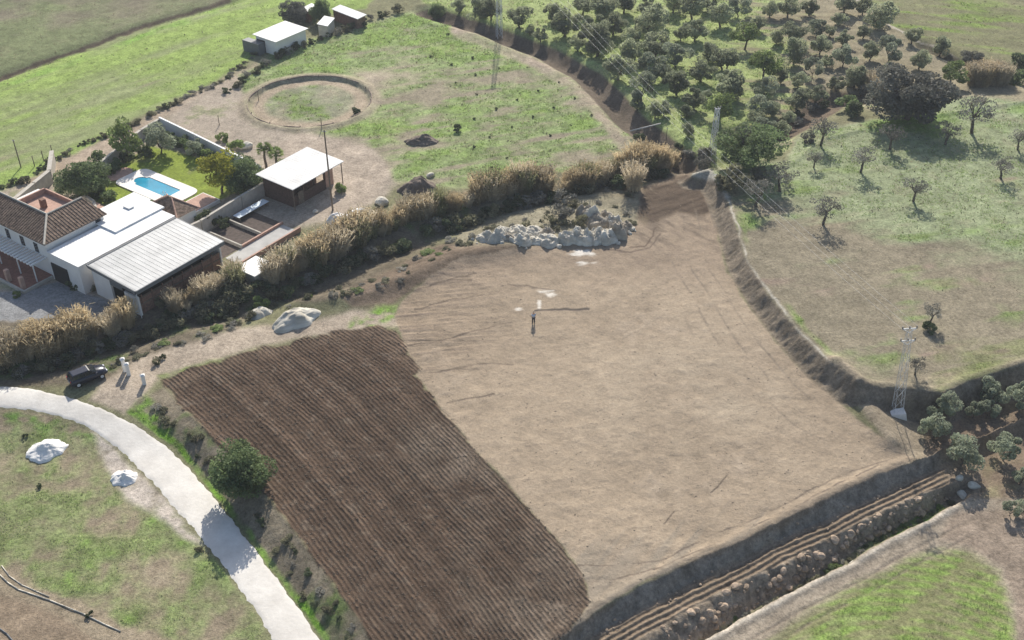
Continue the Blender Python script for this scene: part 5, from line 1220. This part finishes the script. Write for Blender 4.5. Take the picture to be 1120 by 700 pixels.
# ------------------------------------------------------------------ car
def car(px, py, ang, lab):
    x, y, z = place(px, py); t = empty('parked_car', (x, y, z+.05), lab, 'car', None, ang)
    # stations along x: front +2.05
    st = [(-2.02,.42,.80,.68),(-1.95,.30,.95,.78),(-1.5,.24,.98,.83),(-.6,.22,.97,.85),(.5,.22,.95,.85),(1.1,.24,.92,.83),(1.6,.27,.84,.80),(1.95,.34,.70,.72),(2.05,.42,.60,.62)]
    v = []; f = []
    for X_, zb, zt, hw in st: v += [(X_, -hw, zb+.1), (X_, -hw*.97, (zb+zt)/2+.05), (X_, -hw*.9, zt), (X_, 0, zt+.04), (X_, hw*.9, zt), (X_, hw*.97, (zb+zt)/2+.05), (X_, hw, zb+.1), (X_, 0, zb)]
    for i in range(len(st)-1):
        for k in range(8): a_ = i*8+k; b_ = i*8+(k+1) % 8; f.append((a_, b_, b_+8, a_+8))
    f.append(tuple(range(8))); f.append(tuple(range((len(st)-1)*8, len(st)*8))[::-1])
    ob('body', npmesh('body', v, f, M['carpaint'], True), t)
    g = MB(); lo = [(-1.92,-.7,.93),(-1.92,.7,.93),(1.0,.74,.93),(1.0,-.74,.93)]; hi = [(-1.6,-.56,1.42),(-1.6,.56,1.42),(.22,.58,1.44),(.22,-.58,1.44)]; g.hexa(lo, hi); g.build('windows', M['glass'], t)
    r = MB(); r.hexa([(-1.66,-.58,1.425),(-1.66,.58,1.425),(.25,.6,1.445),(.25,-.6,1.445)], [(-1.55,-.5,1.49),(-1.55,.5,1.49),(.12,.52,1.5),(.12,-.52,1.5)]); r.build('roof', M['carpaint'], t)
    pl = MB()
    for s in (-1, 1):
        for a_, b_ in (((-1.92,.71*s,.94),(-1.62,.575*s,1.44)), ((-.35,.745*s,.94),(-.4,.6*s,1.45)), ((1.0,.745*s,.94),(.25,.595*s,1.45))): pl.bar(a_, b_, .035, n=5); pl.build('pillar', M['carpaint'], t); pl = MB()
    for X_, s in ((-1.3,-1),(-1.3,1),(1.28,-1),(1.28,1)):
        w_ = MB(); w_.bar((X_, s*.66, .31), (X_, s*.87, .31), .31, n=18); wo = w_.build('wheel', M['tyre'], t, False); h_ = MB(); h_.bar((X_, s*.875, .31), (X_, s*.885, .31), .19, n=10); h_.build('rim', M['galv'], wo)
    for s in (-1, 1):
        h_ = MB(); h_.box(1.9, 2.03, s*.5-.14, s*.5+.14, .58, .72); h_.build('headlight', M['lamp'], t); h_ = MB(); h_.box(-2.03, -1.93, s*.58-.1, s*.58+.1, .68, .95); h_.build('tail_light', M['redlamp'], t)
        h_ = MB(); h_.box(.72, .9, s*.84-.1, s*.84+.1, .93, 1.06); h_.build('side_mirror', M['carpaint'], t)
    h_ = MB(); h_.box(-2.05, -2.0, -.26, .26, .55, .67); h_.build('number_plate', M['white'], t)
a0 = place(80, 419); a1 = place(116, 405)
car(97, 415, math.atan2(a1[1]-a0[1], a1[0]-a0[0]), 'dark blue hatchback car parked by the scrub beside the pale road')

# ------------------------------------------------------------------ person, standing, back to the light
def skin(name, verts, edges, rad, m, parent, sub=1):
    me = bpy.data.meshes.new(name); me.from_pydata(verts, edges, []); o = ob(name, me, parent); me.materials.append(m)
    md = o.modifiers.new('Skin', 'SKIN'); md.use_smooth_shade = True; md.branch_smoothing = .6
    for i, r in enumerate(rad):
        r = r if isinstance(r, tuple) else (r, r); me.skin_vertices[0].data[i].radius = r
    me.skin_vertices[0].data[0].use_root = True
    s = o.modifiers.new('Subdivision', 'SUBSURF'); s.levels = s.render_levels = sub; return o
def person(px, py):
    x, y, z = place(px, py); t = empty('person', (x, y, z), 'person standing alone on the bare plot in light blue top and dark trousers', 'person', None, R(15))
    V_ = [(0,0,.95),(0,0,1.2),(0,0,1.42),(0,0,1.52),(0,.01,1.60),(0,.01,1.70)]; E = [(0,1),(1,2),(2,3),(3,4),(4,5)]; rd = [(.13,.10),(.13,.10),(.10,.08),.05,.085,.07]
    for s in (-1, 1):
        k = len(V_); V_ += [(s*.17,0,1.40),(s*.23,.02,1.13),(s*.22,.14,.93),(s*.21,.18,.87)]; E += [(2,k),(k,k+1),(k+1,k+2),(k+2,k+3)]; rd += [.055,.042,.03,(.035,.018)]
        for j in range(4): q_ = len(V_); V_ += [(s*(.19+.014*j),.215,.83),(s*(.19+.014*j),.235,.80-.004*j)]; E += [(k+3,q_),(q_,q_+1)]; rd += [.009,.008]
        q_ = len(V_); V_ += [(s*.175,.20,.86)]; E += [(k+3,q_)]; rd += [.01]
        k = len(V_); V_ += [(s*.09,0,.88),(s*.10,.02,.5),(s*.11,-.01,.09),(s*.12,.13,.05)]; E += [(0,k),(k,k+1),(k+1,k+2),(k+2,k+3)]; rd += [.09,.06,.04,(.04,.03)]
    b = skin('body', V_, E, rd, M['skin'], t, 2)
    skin('shirt', [(0,0,.92),(0,0,1.2),(0,0,1.43),(-.19,0,1.40),(-.235,.02,1.15),(.19,0,1.40),(.235,.02,1.15)], [(0,1),(1,2),(2,3),(3,4),(2,5),(5,6)], [(.19,.15),(.18,.14),(.13,.11),.075,.065,.075,.065], M['shirt'], t, 2)
    skin('trousers', [(0,0,.92),(-.10,0,.84),(-.11,.02,.5),(-.12,-.01,.11),(.10,0,.84),(.11,.02,.5),(.12,-.01,.11)], [(0,1),(1,2),(2,3),(0,4),(4,5),(5,6)], [(.17,.14),.115,.085,.075,.115,.085,.075], M['trouser'], t, 2)
    skin('hair', [(0,-.02,1.68),(0,0,1.74)], [(0,1)], [.095,.07], M['hair'], t, 2)
    for s in (-1, 1): skin('shoe', [(s*.12,-.05,.05),(s*.125,.08,.045),(s*.13,.17,.035)], [(0,1),(1,2)], [.06,.055,.04], M['tyre'], t, 1)
person(583.5, 354)
print('objects', len(bpy.data.objects))

# ------------------------------------------------------------------ air
def haze():
    m = bpy.data.materials.new('haze'); m.use_nodes = True; nt = m.node_tree; nt.nodes.remove(nt.nodes['Principled BSDF'])
    v = nt.nodes.new('ShaderNodeVolumePrincipled'); v.inputs['Density'].default_value = .00022; v.inputs['Color'].default_value = (.80, .86, .95, 1); v.inputs['Anisotropy'].default_value = .2
    nt.links.new(v.outputs[0], nt.nodes['Material Output'].inputs['Volume'])
    b = MB(); b.box(-2700, 2700, -500, 4400, float(H.min())-1, max(78, float(H.max())+5)); o = b.build('haze', m); tag(o, kind='stuff', label='thin pale air haze over the whole land', cat='haze')
haze()
